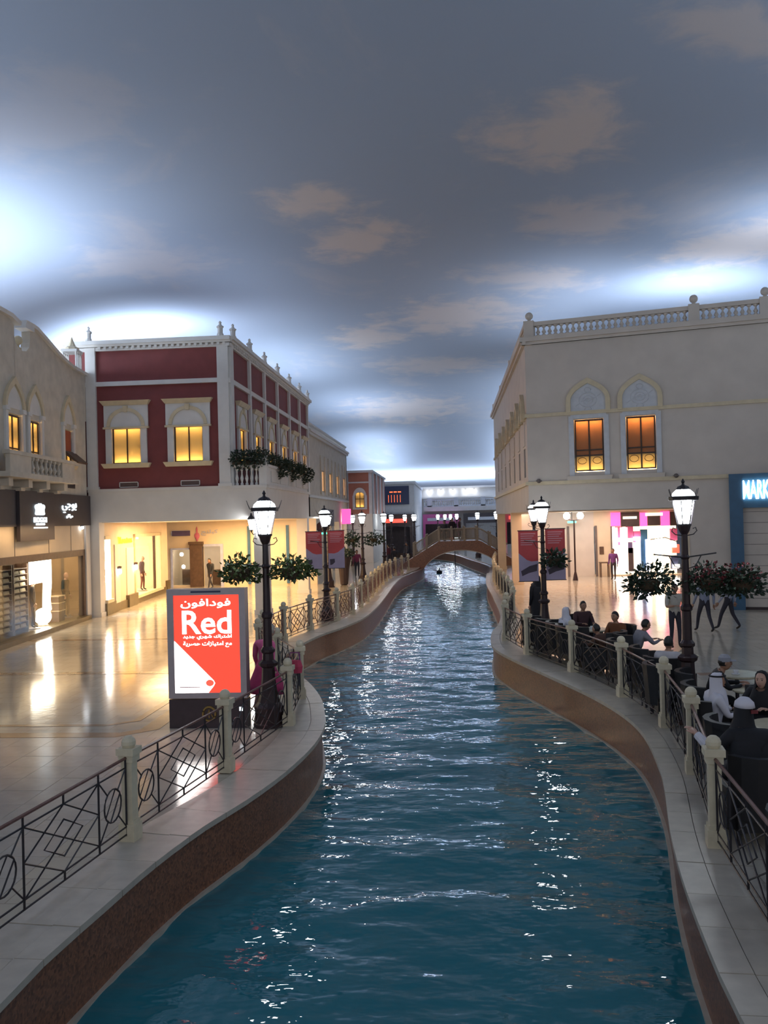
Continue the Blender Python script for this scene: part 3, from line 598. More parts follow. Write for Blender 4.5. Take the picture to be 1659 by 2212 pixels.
for u, z, nm in ((2.75, 1.72, 'first'), (5.7, 1.75, 'second')):
    s_ = thing('wall_sconce', 'glowing wall sconce, %s along the cream arcade wall' % nm, 'sconce', FL(u, .1, z), 'wall sconces in the left arcade')
    x, y, _ = FL(u, .14, 0); MB().ball((x, y, z), .10, .10, .13, 10, 7).build('lamp_shade', M['globe'], s_); MB().lathe([(.06, 0), (.11, .09), (.03, .12)], (x, y, z + .12), 8).fbox(FL, u - .03, u + .03, z - .05, z + .18, 0, .1).build('sconce_cap', M['wood'], s_)
FB = Frame((0, 51), (1, 0), (0, -1))
mb = MB(); wall_holes(mb, FB, -17.0, -7.9, 0, 3.86, [(-16.55, -15.42, 0.1, 2.2), (-14.68, -13.6, 0.0, 2.36)], -.25, 0); mb.build('wall_back', M['beige'], kind='structure')
kb = thing('boutique_front', 'boutique front at the back of the left arcade with a dark doorway pillar', 'shop front', (-15, 51, 0))
MB().fbox(FB, -15.42, -14.68, 0, 2.62, -.1, .22).fbox(FB, -15.48, -14.62, 2.5, 2.66, -.1, .28).build('door_pillar', M['brownwood'], kb)
MB().fbox(FB, -16.62, -16.5, 0, 2.3, 0, .08).fbox(FB, -13.62, -13.45, 0, 2.5, 0, .08).fbox(FB, -16.5, -15.49, 2.2, 2.3, 0, .07).fbox(FB, -14.61, -13.62, 2.36, 2.5, 0, .07).build('window_frame', M['paleblue'], kb)
MB().fbox(FB, -16.9, -13.2, 0, 2.6, -2.6, -2.5).fbox(FB, -17, -16.9, 0, 2.6, -2.5, -.2).fbox(FB, -13.2, -13.1, 0, 2.6, -2.5, -.2).build('interior_wall', M['ceil'], kb)
MB().fbox(FB, -16.3, -15.7, 0, .95, -1.6, -1.1).fbox(FB, -14.5, -14.0, 0, .9, -1.8, -1.3).build('display_counter', M['brownwood'], kb)
MB().fbox(FB, -16.3, -15.7, 2.42, 2.5, -1.6, -1.1).fbox(FB, -14.5, -13.9, 2.42, 2.5, -1.6, -1.1).build('ceiling_panel', M['shopwhite'], kb)
MB().fbox(FB, -16.5, -15.44, .1, 2.18, -.06, -.05).build('pane', M['glass'], kb)
for u, z in ((-16.25, 1.9), (-16.15, 1.15)):
    x, y, _ = FB(u, -.9, z); MB().ball((x, y, z), .12, n=10, m=6).build('display_lamp', M['globe'], kb)
for u in (-11.9, -9.6): MB().fbox(FB, u - .08, u + .08, 0.1, 3.5, 0, .1).build('door_post', M['teal'], kb)
sg = thing('shop_sign', 'purple bar, pink emblem and pale letters over the boutique', 'sign', FB(-15, .05, 3.1))
MB().fbox(FB, -16.5, -15.42, 3.02, 3.32, .01, .08).build('name_bar', M['purple'], sg)
MB().fbox(FB, -16.56, -16.48, 3.04, 3.30, .0, .07).fbox(FB, -16.5, -15.42, 3.31, 3.34, .0, .07).build('name_bar_edge', M['paleblue'], sg)
x, y, _ = FB(-15.0, .06, 0); MB().ball((x, y, 3.0), .16, .05, .20, 10, 8).lathe([(.04, 0), (.05, .25), (.015, .40)], (x, y, 3.15), 6).lathe([(.03, 0), (.06, .1), (.09, .22)], (x, y, 2.68), 6).build('emblem', M['pinklogo'], sg)
text(arabic('كبلنج'), FB, -14.75, -13.75, 3.02, 3.36, .02, .05, M['paleblue'], 'lettering', sg)
rs_ = thing('round_sign', 'round brown hanging sign on the pale wall past the red building', 'sign', (-8.5, 57, 3.3))
MB().lathe([(.30, -.04), (.33, 0), (.30, .04)], (0, 0, 0), 20).build('disc', M['brown'], rs_); KIDS['round_sign'][-1].matrix_parent_inverse = Matrix.Rotation(PI / 2, 4, 'X')
MB().box(-.25, -.1, .02, .9, .0, .05).build('bracket', M['iron'], rs_); KIDS['round_sign'][-1].matrix_parent_inverse = Matrix()

# ------------------------------------------------------------------ cream gabled building with menswear shop (far left)
P0 = (-14.05, 26.6); D0 = (-0.7, 8.0); FG = Frame(P0, D0, (8.0, 0.7))
cb = thing('cream_palace', 'cream building with a curved gable and pointed windows over a menswear shop', 'building', (-17, 28, 0))
top = [(-8, 10.2), (-6, 10.25), (-4, 10.4), (-2.2, 10.5), (-.6, 10.55), (.8, 10.55)]
notch = [(1.25, 10.40), (1.22, 10.1), (1.35, 9.85), (1.62, 9.70), (1.9, 9.66), (2.25, 9.72), (2.5, 9.9), (2.6, 10.2), (2.62, 10.62)]
slope = [(3.0, 10.60), (4.0, 10.38), (5.0, 10.14), (5.9, 9.98), (6.7, 9.90), (7.6, 9.88), (8.3, 9.86)]
holes = [(.48, 1.62, 6.1, 7.45), (2.28, 3.30, 6.1, 7.42), (5.62, 6.55, 6.05, 7.45)]
mb = MB(); wall_holes(mb, FG, -8, 8.2, 4.93, 8.0, holes, -.3, 0)
prof = top + notch + slope
for i in range(len(prof) - 1):
    a, b = prof[i], prof[i + 1]
    if b[0] - a[0] < 1e-3 and b[0] <= a[0]: continue
    mb.hexa([FG(a[0], -.3, 8.0), FG(b[0], -.3, 8.0), FG(b[0], 0, 8.0), FG(a[0], 0, 8.0), FG(a[0], -.3, a[1]), FG(b[0], -.3, b[1]), FG(b[0], 0, b[1]), FG(a[0], 0, a[1])])
mb.fbox(FG, 8.02, 8.2, 0, 9.6, -6, -.3); mb.fbox(FG, -8, 8.2, 9.2, 9.3, -6, -.3); mb.fbox(FG, -8, 8.2, 4.9, 9.3, -6.2, -6); mb.fbox(FG, -8.2, -8, 0, 9.4, -6, 0)
mb.build('wall', M['cream'], cb)
mb = MB()
def ribbon(P, t, d0, d1):
    for i in range(len(P) - 1):
        a, b = P[i], P[i + 1]
        mb.hexa([FG(a[0], d0, a[1]), FG(b[0], d0, b[1]), FG(b[0], d1, b[1]), FG(a[0], d1, a[1]), FG(a[0], d0, a[1] + t), FG(b[0], d0, b[1] + t), FG(b[0], d1 + .03, b[1] + t), FG(a[0], d1 + .03, a[1] + t)])
ribbon(top + [(1.5, 10.42)], .12, -.35, .14); ribbon([(2.0, 10.62), (2.62, 10.62)] + slope, .10, -.35, .12)
mb.fbox(FG, 1.95, 2.7, 10.46, 10.62, -.3, .12)
mb.build('gable_coping', M['trim'], cb)
x, y, _ = FG(1.9, -.15, 0); MB().ball((x, y, 10.02), .16, n=12, m=8).lathe([(.12, 0), (.12, .08), (.05, .12), (.05, .2)], (x, y, 9.68), 10).build('ball_finial', M['gold'], cb)
def keel_window(F, u0, u1, z0, z1, parent, spring, h, mname='pane', bars=(6.32,), lo='tubewarm', hi='tubewarm'):
    c = (u0 + u1) / 2; r = (u1 - u0) / 2
    win = sash(MB(), F, u0 + .02, u1 - .02, z0 + .02, z1 - .02, 1, bars, .05).build('window', M['wood'], parent)
    lit_niche(F, u0, u1, z0, z1, win, lo=lo, hi=hi); panes(F, u0, u1, z0, z1, 2, win, mname)
    mb = MB().band(F, ogee(c, spring, r + .28, h), ogee(c, spring, r + .12, h - .24), -.02, .10); mb.build('arch_moulding', M['gold'], win)
    mb = MB()
    inn = ogee(c, spring, r + .12, h - .24); mb.poly(F, inn, -.01, .025); mb.build('tympanum', M['trim'], win)
    mb = MB()
    for a, b in ((u0 - .22, u0 - .02), (u1 + .02, u1 + .22)): mb.fbox(F, a, b, z0, spring - .1, -.02, .08); mb.fbox(F, a - .05, b + .05, spring - .12, spring + .02, -.02, .12)
    mb.build('surround', M['trim'], win)
    MB().taper(F, u0 - .25, u1 + .25, z0 - .14, z0, -.02, .10, .05).build('window_sill', M['gold'], win)
    return win
keel_window(FG, .5, 1.6, 6.12, 7.43, cb, 7.62, 1.05); keel_window(FG, 2.3, 3.28, 6.12, 7.40, cb, 7.62, 1.05)
wn = keel_window(FG, 5.64, 6.53, 6.07, 7.43, cb, 7.66, 1.10, bars=())
MB().fbox(FG, 5.66, 6.50, 6.62, 7.40, -.06, -.02).build('shutter', mat('red_shutter', (0.34, 0.05, 0.02), 0.5, 0.1, 8), wn)
mb = MB(); mb.hexa([FG(5.7, .0, 6.48), FG(6.8, .0, 6.48), FG(6.8, .02, 6.62), FG(5.7, .02, 6.62), FG(5.7, .5, 6.12), FG(6.8, .5, 6.12), FG(6.8, .52, 6.18), FG(5.7, .52, 6.18)]); mb.build('awning', M['brownwood'], wn)
bl = MB().fbox(FG, -1.2, 4.7, 5.98, 6.10, .55, .78).fbox(FG, -1.3, 4.8, 5.28, 5.44, -.05, .82).fbox(FG, 3.35, 4.6, 5.44, 5.98, .60, .74).fbox(FG, 4.56, 4.72, 5.44, 6.0, 0, .7).fbox(FG, -1.1, .55, 5.44, 5.98, .60, .74).build('balcony', M['cream'], cb)
for k in range(7): balusters(MB(), FG, .62 + .39 * k, .98 + .39 * k, 1, 5.44, 5.98, .67, .085).build('baluster', M['cream'], bl)
for u in (-.6, .95, 2.5, 4.2): MB().fbox(FG, u - .16, u + .16, 5.02, 5.28, -.02, .55).fbox(FG, u - .16, u + .16, 4.92, 5.05, -.02, .3).build('corbel', M['cream'], bl)
v = MB().fbox(FG, 6.0, 6.75, 5.20, 5.40, 0, .03).build('vent', M['vent'], cb)
for k in range(5): MB().fbox(FG, 6.05, 6.7, 5.22 + .034 * k, 5.235 + .034 * k, .03, .045).build('louvre', M['dark'], v)
# white gothic lantern turret on the parapet end
tl = MB()
for a in (0, 1, 2, 3):
    for b in (0, 1):
        uu = 7.0 + .2 * a; dd = -.42 + .5 * b; tl.fbox(FG, uu - .025, uu + .025, 9.95, 10.62, dd - .025, dd + .025)
tl.fbox(FG, 6.93, 7.67, 9.88, 9.98, -.48, .14); tl.fbox(FG, 6.93, 7.67, 10.62, 10.72, -.48, .14)
for dd in (-.44, .06):
    for k in range(3):
        c = 7.1 + .2 * k; tl.band(FG, ogee(c, 10.42, .1, .2, 4), ogee(c, 10.42, .075, .14, 4), dd, dd + .04)
tl.build('turret', M['trim'], cb); x, y, _ = FG(7.3, -.17, 0)
MB().lathe([(.30, 0), (.30, .08), (.16, .16), (.10, .30), (.02, .52)], (x, y, 10.72), 8).build('turret_spire', M['gold'], cb)
# shop level
MB().fbox(FG, -8, 8.25, 3.76, 4.95, -.4, .12).build('sign_band', M['sign'], cb)
MB().fbox(FG, .85, 3.9, 3.28, 4.95, .10, .22).build('sign_panel', M['sign'], cb)
MB().fbox(FG, -8, 8.2, 2.78, 3.76, -.35, 0).build('shop_lintel', M['beige'], cb)
mb = MB()
for u in (.9, 3.9, 6.2): mb.fbox(FG, u - .012, u + .012, 2.78, 3.76, 0, .012)
mb.build('lintel_joint', M['vent'], cb)
MB().fbox(FG, 7.75, 8.25, 0, 3.76, -.4, .08).build('shop_pier', M['stone'], cb)
MB().fbox(FG, -8, 7.8, 0, .16, -3.2, .22).build('shop_step', M['plinth'], cb)
MB().fbox(FG, -8, 7.75, 2.56, 2.80, -.3, .02).fbox(FG, 7.55, 7.75, .16, 2.8, -.1, .02).fbox(FG, -1.2, -1.0, .16, 2.8, -.1, .02).build('shop_frame', M['brownwood'], cb)
MB().fbox(FG, -1.0, 7.55, .16, 2.56, -.03, -.02).build('pane', M['glass'], cb)
MB().fbox(FG, -8, 7.8, .1, 3.0, -3.3, -3.2).fbox(FG, 7.7, 7.8, .1, 3.0, -3.2, -.1).fbox(FG, -8, 7.8, 2.95, 3.05, -3.2, -.35).build('shop_interior', M['shopwall'], cb)
sg = thing('shop_sign', 'dark sign with white crest and BOGGI MILANO lettering', 'sign', FG(2.4, .22, 4))
mb = MB(); cst = [(-.34, -.28), (-.30, .0), (-.36, .15), (-.34, .28), (-.22, .34), (-.14, .30), (-.08, .40), (.08, .40), (.14, .30), (.22, .34), (.34, .28), (.36, .15), (.30, 0), (.34, -.28), (.26, -.34), (-.26, -.34)]
mb.poly(FG, [(2.50 + u * 1.15, 4.325 + z * .54) for u, z in cst], .22, .27); mb.build('crest', M['signwhite'], sg)
text('BOGGI', FG, 1.98, 3.10, 3.89, 4.07, .22, .04, M['signwhite'], 'lettering', sg, .012); text('MILANO', FG, 2.18, 2.94, 3.795, 3.865, .22, .03, M['signwhite'], 'lettering', sg)
MB().fbox(FG, 1.98, 3.2, 3.69, 3.735, .22, .24).build('underline', M['signwhite'], sg)
sg = thing('shop_sign', 'white lit Arabic lettering on the dark band next to the crest sign', 'sign', FG(5.4, .12, 4.3))
text(arabic('بوجي'), FG, 4.95, 6.5, 4.24, 4.62, .12, .04, M['signwhite'], 'lettering', sg); text(arabic('ميلانو'), FG, 5.4, 6.05, 4.04, 4.2, .12, .04, M['signwhite'], 'lettering', sg)
sp = thing('spotlight', 'tiny white spotlight under the right end of the dark sign band', 'spotlight', FG(7.3, .1, 3.7))
x, y, z = FG(7.3, .08, 3.68); MB().ball((x, y, z), .07, n=8, m=6).build('lens', M['spot'], sp); MB().fbox(FG, 7.25, 7.35, 3.70, 3.78, .02, .12).build('housing', M['iron'], sp)
bn = thing('light_banner', 'glaring white hanging banner in the menswear shop window', 'banner', FG(3.1, -.5, .16))
MB().poly(FG, [(2.35, 1.78), (2.35, 2.66), (4.35, 2.66), (4.35, 1.7), (4.2, 1.1), (4.3, .75), (3.9, .62), (3.5, .62), (3.55, 1.3), (3.6, 1.78)], -.13, -.09).build('panel', M['shopwhite'], bn)
MB().fbox(FG, 2.3, 4.4, 2.66, 2.74, -.15, -.07).build('hanging_rail', M['iron'], bn)
x, y, _ = FG(4.3, -.42, 0); gl = thing('globe_lamp', 'white glowing globe standing on the shop window floor', 'lamp', (x, y, .16))
MB().ball((x, y, .50), .30, n=20, m=12).build('globe', M['globe'], gl); MB().lathe([(.2, 0), (.18, .05)], (x, y, .16), 14).build('base', M['coping'], gl)
def shelf_unit(u0, u1, d0, nm):
    t = thing('shelf_unit', 'dark wooden shirt shelves in the menswear shop, %s of the two' % nm, 'shelf', FG((u0 + u1) / 2, d0, .16))
    MB().fbox(FG, u0 - .05, u0, .16, 2.5, d0 - .4, d0).fbox(FG, u1, u1 + .05, .16, 2.5, d0 - .4, d0).fbox(FG, u0, u1, .16, 2.5, d0 - .42, d0 - .40).build('shelf_frame', M['brownwood'], t)
    for k in range(11): MB().fbox(FG, u0, u1, .34 + .2 * k, .36 + .2 * k, d0 - .4, d0).build('shelf_board', M['brownwood'], t)
shelf_unit(1.5, 2.6, -.28, 'right'); shelf_unit(.15, 1.30, -.28, 'left')
proto = None; ORD = 'lowest second third fourth fifth sixth seventh eighth ninth topmost'.split()
for u0 in (1.55, 2.08, .20, .74):
    for k in range(10):
        o = link('folded_shirt', proto or MB().hexa([(-.23, -.15, 0), (.23, -.15, 0), (.23, .15, 0), (-.23, .15, 0), (-.21, -.13, .11), (.21, -.13, .11), (.21, .13, .11), (-.21, .13, .11)]).box(-.07, .07, -.17, -.13, .03, .12).mesh('folded_shirt', M['shirtcloth']))
        proto = o.data; o.location = FG(u0 + .24, -.47, .362 + .2 * k); o.rotation_euler = (0, 0, math.atan2(D0[1], D0[0]) + PI)
        tag(o, 'pale folded shirt on the %s shelf up, %s stack of the %s shelf unit' % (ORD[k], 'left' if u0 in (1.55, .20) else 'right', 'right' if u0 > 1.4 else 'left'), 'shirt', 'folded shirts on the shop shelves')

# ------------------------------------------------------------------ pale building on the right
FP = Frame((3.15, 36.0), (7.85, -2.3), (-2.3, -7.85)); FQ = Frame((3.15, 0), (0, 1), (-1, 0))
pb = thing('pale_palace', 'pale two-storey building with roof balustrade and two pointed windows above an arcade', 'building', (7, 44, 0))
hl = [(1.86, 3.06, 5.38, 7.46), (3.86, 5.02, 5.38, 7.46)]; sidew = [37.4, 40.2, 43.4, 46.8, 50.4, 54.2, 58.0]
mb = MB(); wall_holes(mb, FP, 0, 14, 3.86, 10.75, hl, -.3, 0); wall_holes(mb, FQ, 36.0, 62.5, 3.86, 10.75, [(c - .38, c + .38, 5.30, 6.5) for c in sidew], -.3, 0)
mb.fbox(FP, 6.06, 7.6, 0, 3.86, -.4, 0); mb.box(3.2, 17, 62.3, 62.6, 3.86, 10.75); mb.box(16.5, 16.8, 31, 62.4, 0, 10.75); mb.v += [(3.4, 35.8, 10.6), (16.6, 32.0, 10.6), (16.6, 62.4, 10.6), (3.4, 62.4, 10.6), (3.4, 35.8, 10.7), (16.6, 32.0, 10.7), (16.6, 62.4, 10.7), (3.4, 62.4, 10.7)]
b_ = len(mb.v) - 8; mb.f += [(b_, b_ + 1, b_ + 2, b_ + 3), (b_ + 4, b_ + 5, b_ + 6, b_ + 7)]; mb.m += [0, 0]
mb.build('wall', M['rightwall'], pb)
mb = MB()
for F, a, b in ((FP, -.1, 14), (FQ, 35.9, 62.6)):
    mb.fbox(F, a, b, 7.66, 7.80, -.02, .07); mb.fbox(F, a, b, 4.92, 5.06, -.02, .10)
mb.build('string_course', M['gold'], pb)
mb = MB()
for F, a, b in ((FP, -.15, 14), (FQ, 35.8, 62.7)):
    mb.fbox(F, a, b, 10.60, 10.72, -.02, .12); mb.fbox(F, a, b, 10.72, 10.90, -.3, .22)
mb.build('cornice', M['rightwall'], pb)
bl = MB()
for F, a, b in ((FP, 0, 14), (FQ, 36.0, 62.5)):
    bl.fbox(F, a, b, 11.36, 11.52, -.28, .02); bl.fbox(F, a, b, 10.88, 10.96, -.28, .0)
for F, u in ((FP, .18), (FP, 6.5), (FP, 9.0), (FQ, 45), (FQ, 53.5), (FQ, 62.2)): bl.fbox(F, u - .20, u + .20, 10.88, 11.58, -.34, .06)
bl = bl.build('balustrade', M['rightwall'], pb)
for a, b, nn in ((.42, 6.28, 25), (6.72, 8.78, 9)):
    for k in range(nn): balusters(MB(), FP, a + (b - a) * k / nn, a + (b - a) * (k + 1) / nn, 1, 10.96, 11.36, -.12, .082).build('baluster', M['rightwall'], bl)
mb = MB()
for a, b in ((36.4, 44.8), (45.2, 53.3), (53.7, 62)): balusters(mb, FQ, a, b, 30, 10.96, 11.36, -.12, .08)
mb.build('baluster', M['rightwall'], bl, kind='stuff')
for F, u in ((FP, .18), (FP, 6.5), (FP, 9.0)):
    x, y, _ = F(u, -.14, 0); MB().ball((x, y, 11.80), .16, n=12, m=8).lathe([(.14, 0), (.06, .08), (.06, .14)], (x, y, 11.56), 10).build('ball_finial', M['rightwall'], bl)
def right_window(u0, u1):
    c = (u0 + u1) / 2; r = (u1 - u0) / 2
    win = sash(MB(), FP, u0 + .02, u1 - .02, 5.40, 7.44, 1, (6.02, 6.24), .05)
    x0 = u0 + .1
    for s in (-1, 1):
        cc = c + s * r / 2; win.tube([FP(cc + .17 * math.cos(t), -.06, 5.82 + .13 * math.sin(t)) for t in [2 * PI * k / 12 for k in range(12)]], .012, 5, closed=True)
    win = win.build('window', M['wood'], pb)
    lit_niche(FP, u0, u1, 5.38, 6.0, win, .30, 'tubewarm', 'tubewarm', False); lit_niche(FP, u0, u1, 6.0, 7.46, win, .30, 'tubeamber', 'tubeamber', True, False)
    MB().fbox(FP, u0 + .04, u1 - .04, 7.40, 7.43, -.24, -.21).build('light_tube', M['tubeamber'], win)
    panes(FP, u0, u1, 5.40, 6.02, 2, win); panes(FP, u0, u1, 6.02, 7.44, 2, win, 'curtain')
    MB().band(FP, [(c - r - .28, 7.75)] + ogee(c, 8.2, r + .28, .90) + [(c + r + .28, 7.75)], [(c - r - .10, 7.75)] + ogee(c, 8.2, r + .10, .68) + [(c + r + .10, 7.75)], -.02, .10).build('arch_moulding', M['gold'], win)
    MB().poly(FP, [(c - r - .12, 7.5)] + ogee(c, 8.2, r + .10, .68) + [(c + r + .12, 7.5)], -.01, .03).build('tympanum', M['panel'], win)
    mb = MB()
    for k, (zc, rr) in enumerate(((8.22, .34), (8.22, .2), (8.22, .08), (8.62, .12), (7.84, .12))): mb.tube([FP(c + rr * math.cos(t), .035, zc + rr * .8 * math.sin(t)) for t in [2 * PI * q / 16 for q in range(16)]], .022, 5, closed=True)
    mb.tube([FP(c - .5, .035, 8.0), FP(c - .2, .035, 8.2), FP(c + .2, .035, 8.25), FP(c + .5, .035, 8.45)], .02, 5); mb.build('relief', M['panel'], win)
    mb = MB()
    for a, b in ((u0 - .2, u0), (u1, u1 + .2)): mb.fbox(FP, a, b, 5.2, 7.6, -.02, .05)
    mb.build('surround', M['panel'], win)
    MB().taper(FP, u0 - .28, u1 + .28, 5.06, 5.22, -.02, .12, .04).build('window_sill', M['rightwall'], win)
right_window(1.88, 3.04); right_window(3.88, 5.0)
for c in sidew:
    win = sash(MB(), FQ, c - .36, c + .36, 5.32, 6.48, 1, (), .05, -.12, -.06).build('window', M['wood'], pb)
    MB().fbox(FQ, c - .36, c + .36, 5.32, 6.48, -.16, -.14).build('pane', M['dark'], win)
    MB().band(FQ, ogee(c, 7.95, .62, .85, 5), ogee(c, 7.95, .45, .62, 5), -.02, .16).fbox(FQ, c - .70, c - .42, 7.6, 7.95, -.02, .18).fbox(FQ, c + .42, c + .70, 7.6, 7.95, -.02, .18).build('window_hood', M['gold'], win)
    MB().fbox(FQ, c - .5, c + .5, 6.6, 7.5, -.02, .04).build('surround', M['rightwall'], win)
MB().box(3.3, 16.6, 36.2, 62.4, 3.84, 3.9).build('arcade_soffit', M['ceil'], pb)
mb = MB(); mb.add([(3.3, 36.0, 3.85), (16.6, 32.1, 3.85), (16.6, 36.3, 3.85), (3.3, 36.3, 3.85), (3.3, 36.0, 3.9), (16.6, 32.1, 3.9), (16.6, 36.3, 3.9), (3.3, 36.3, 3.9)], [(0, 1, 2, 3), (4, 5, 6, 7)]); mb.build('arcade_soffit', M['ceil'], pb)
for x, y in ((3.2, 47.6), (3.2, 61.9)): MB().box(x, x + .55, y, y + .55, 0, 3.86).box(x - .04, x + .59, y - .04, y + .59, 0, .2).build('arcade_column', M['beige'], pb)
MB().fbox(FP, 5.96, 6.12, 0, 3.86, -.6, .02).build('arcade_jamb', M['beige'], pb)
for u in (.45, 5.7):
    x, y, z = FP(u, .12, 4.98); MB().ball((x, y, z + .1), .09, n=8, m=6).fbox(FP, u - .1, u + .1, 5.06, 5.10, .0, .2).build('facade_spot', M['vent'], pb)
# blue-framed department store front
ms = thing('store_front', 'blue framed store front with a pale shutter beside the pale arcade', 'shop front', FP(9.5, .3, 0))
MB().fbox(FP, 7.56, 8.02, 0, 5.05, 0, .30).fbox(FP, 8.02, 13.5, 3.78, 5.05, 0, .26).build('frame', M['teal'], ms)
MB().fbox(FP, 8.02, 13.5, .06, 3.78, 0, .10).build('shutter', M['rightwall'], ms)
mb = MB()
for k in range(9): mb.fbox(FP, 8.03, 13.5, .42 + .40 * k, .435 + .40 * k, .10, .108)
mb.build('shutter_joint', M['vent'], ms); MB().fbox(FP, 8.02, 13.5, 0, .10, 0, .14).build('kick_plate', M['dark'], ms)
sg = text('MARKS', FP, 8.04, 9.08, 4.10, 4.80, .27, .06, M['signblue'], 'shop_sign', None, .012); tag(sg, 'big glaring white MARKS lettering on the blue store front', 'sign')
# shops at the back of the right arcade
FK = Frame((0, 53), (1, 0), (0, -1))
mb = MB(); wall_holes(mb, FK, 3.6, 16.6, 0, 3.86, [(6.9, 8.5, .1, 2.95), (9.45, 13.6, .05, 2.92)], -.25, 0); mb.build('wall_right', M['beige'], kind='structure')
MB().fbox(FK, 3.7, 8.4, 0, 3.86, .0, .02).build('wall_panel', M['rightwall'], bpy.data.objects['wall_right'])
s1 = thing('boutique_front', 'dim grey boutique window with red and green display beyond the right arcade', 'shop front', (7.7, 53, 0))
MB().fbox(FK, 6.9, 8.5, .1, 2.95, -.1, -.09).build('pane', M['glass'], s1); MB().fbox(FK, 6.8, 8.6, 0, 3.0, -2.1, -2.0).build('interior_wall', M['shopdim'], s1)  # rear wall glows by itself to suggest a lit interior
MB().fbox(FK, 7.7, 8.4, 1.9, 2.25, -.9, -.8).build('red_panel', M['ledred'], s1); MB().fbox(FK, 7.8, 8.4, 1.65, 1.9, -.9, -.8).fbox(FK, 7.7, 8.5, 2.4, 2.6, -.9, -.8).build('white_panel', M['shopwhite'], s1)
MB().fbox(FK, 7.75, 8.45, .2, 1.5, -.9, -.5).build('display_block', mat('green_grey_cloth', (0.10, 0.14, 0.10), .7), s1); MB().fbox(FK, 6.82, 6.96, 0, 3.0, 0, .06).fbox(FK, 8.46, 8.58, 0, 3.0, 0, .06).build('window_frame', M['vent'], s1)
s2 = thing('boutique_front', 'bright pink and white boutique entrance inside the right arcade', 'shop front', (11.5, 53, 0))
MB().fbox(FK, 9.4, 9.95, 2.95, 3.75, 0, .12).fbox(FK, 11.1, 11.5, 2.9, 3.7, 0, .12).fbox(FK, 12.3, 12.8, 2.9, 3.75, 0, .12).build('pink_sign', M['shoppink'], s2)
MB().fbox(FK, 10.0, 11.05, 2.9, 3.75, 0, .10).fbox(FK, 11.55, 12.25, 2.95, 3.55, 0, .1).fbox(FK, 12.85, 14.0, 2.9, 3.7, 0, .1).build('dark_sign', M['dark'], s2)
MB().fbox(FK, 10.1, 10.9, 3.35, 3.5, .1, .16).fbox(FK, 11.4, 12.4, 3.5, 3.68, .1, .14).build('white_lettering', M['shopdim'], s2)
MB().fbox(FK, 9.4, 13.8, 0, 3.0, -2.6, -2.5).build('interior_wall', M['shopdim'], s2)  # wall given its own glow in place of shop lamps
for u, m_ in ((9.62, 'shoppeach'), (10.2, 'shoppeach'), (12.25, 'shopbright')): MB().fbox(FK, u - .16, u + .25, .1, 2.85, -.6, -.4).build('light_panel', M[m_], s2)
for u, a, b, m_ in ((9.98, 1.8, 2.9, 'pinkwall'), (10.62, 2.2, 2.9, 'pinkwall'), (10.6, 0.2, 1.6, 'dark'), (11.45, .2, 2.7, 'teal'), (11.05, 1.95, 2.6, 'pinkwall'), (13.2, 2.0, 2.7, 'pinkwall'), (13.2, .3, 1.1, 'skyblue'), (10.55, 1.3, 1.95, 'purple'), (13.3, 1.25, 1.75, 'ledred')):
    MB().fbox(FK, u - .18, u + .22, a, b, -.9, -.7).build('display_board', M[m_], s2)
for u in (11.1, 11.65): MB().fbox(FK, u - .12, u + .12, .2, 2.1, -.68, -.6).build('cool_light_panel', M['shopcool'], s2)
for u, z in ((11.0, 2.05), (10.1, 2.0), (13.1, 1.6), (13.25, .35), (10.0, .6)): MB().fbox(FK, u - .2, u + .2, z, z + .22, -.55, -.45).build('spot_panel', M['shopwhite'], s2)
MB().fbox(FK, 9.38, 9.46, 0, 2.95, -.05, .05).fbox(FK, 13.55, 13.7, 0, 2.95, -.05, .05).build('door_frame', M['vent'], s2)
ex = thing('exit_sign', 'small green glowing exit sign by the globe lamp post in the right arcade', 'sign', (7.0, 52, 3.25)); MB().box(6.75, 7.25, 51.95, 52.0, 3.2, 3.32).build('sign_face', M['exitgreen'], ex); MB().box(6.98, 7.02, 51.95, 52.0, 3.32, 3.86).build('hanger', M['iron'], ex)
ps = thing('notice_board', 'little brown notice board on the peach arcade pier', 'board', (8.9, 52.9, 1.5)); MB().fbox(FK, 8.7, 8.95, 1.3, 1.75, .02, .05).build('board', M['brownwood'], ps)
tb = thing('side_table', 'small dark table standing against the back wall of the right arcade', 'table', (8.85, 52.2, 0)); MB().box(8.55, 9.1, 51.9, 52.4, .82, .88).build('table_top', M['brownwood'], tb)
for sx in (8.6, 9.05):
    for sy in (51.95, 52.35): MB().box(sx - .025, sx + .025, sy - .025, sy + .025, 0, .82).build('leg', M['brownwood'], tb)

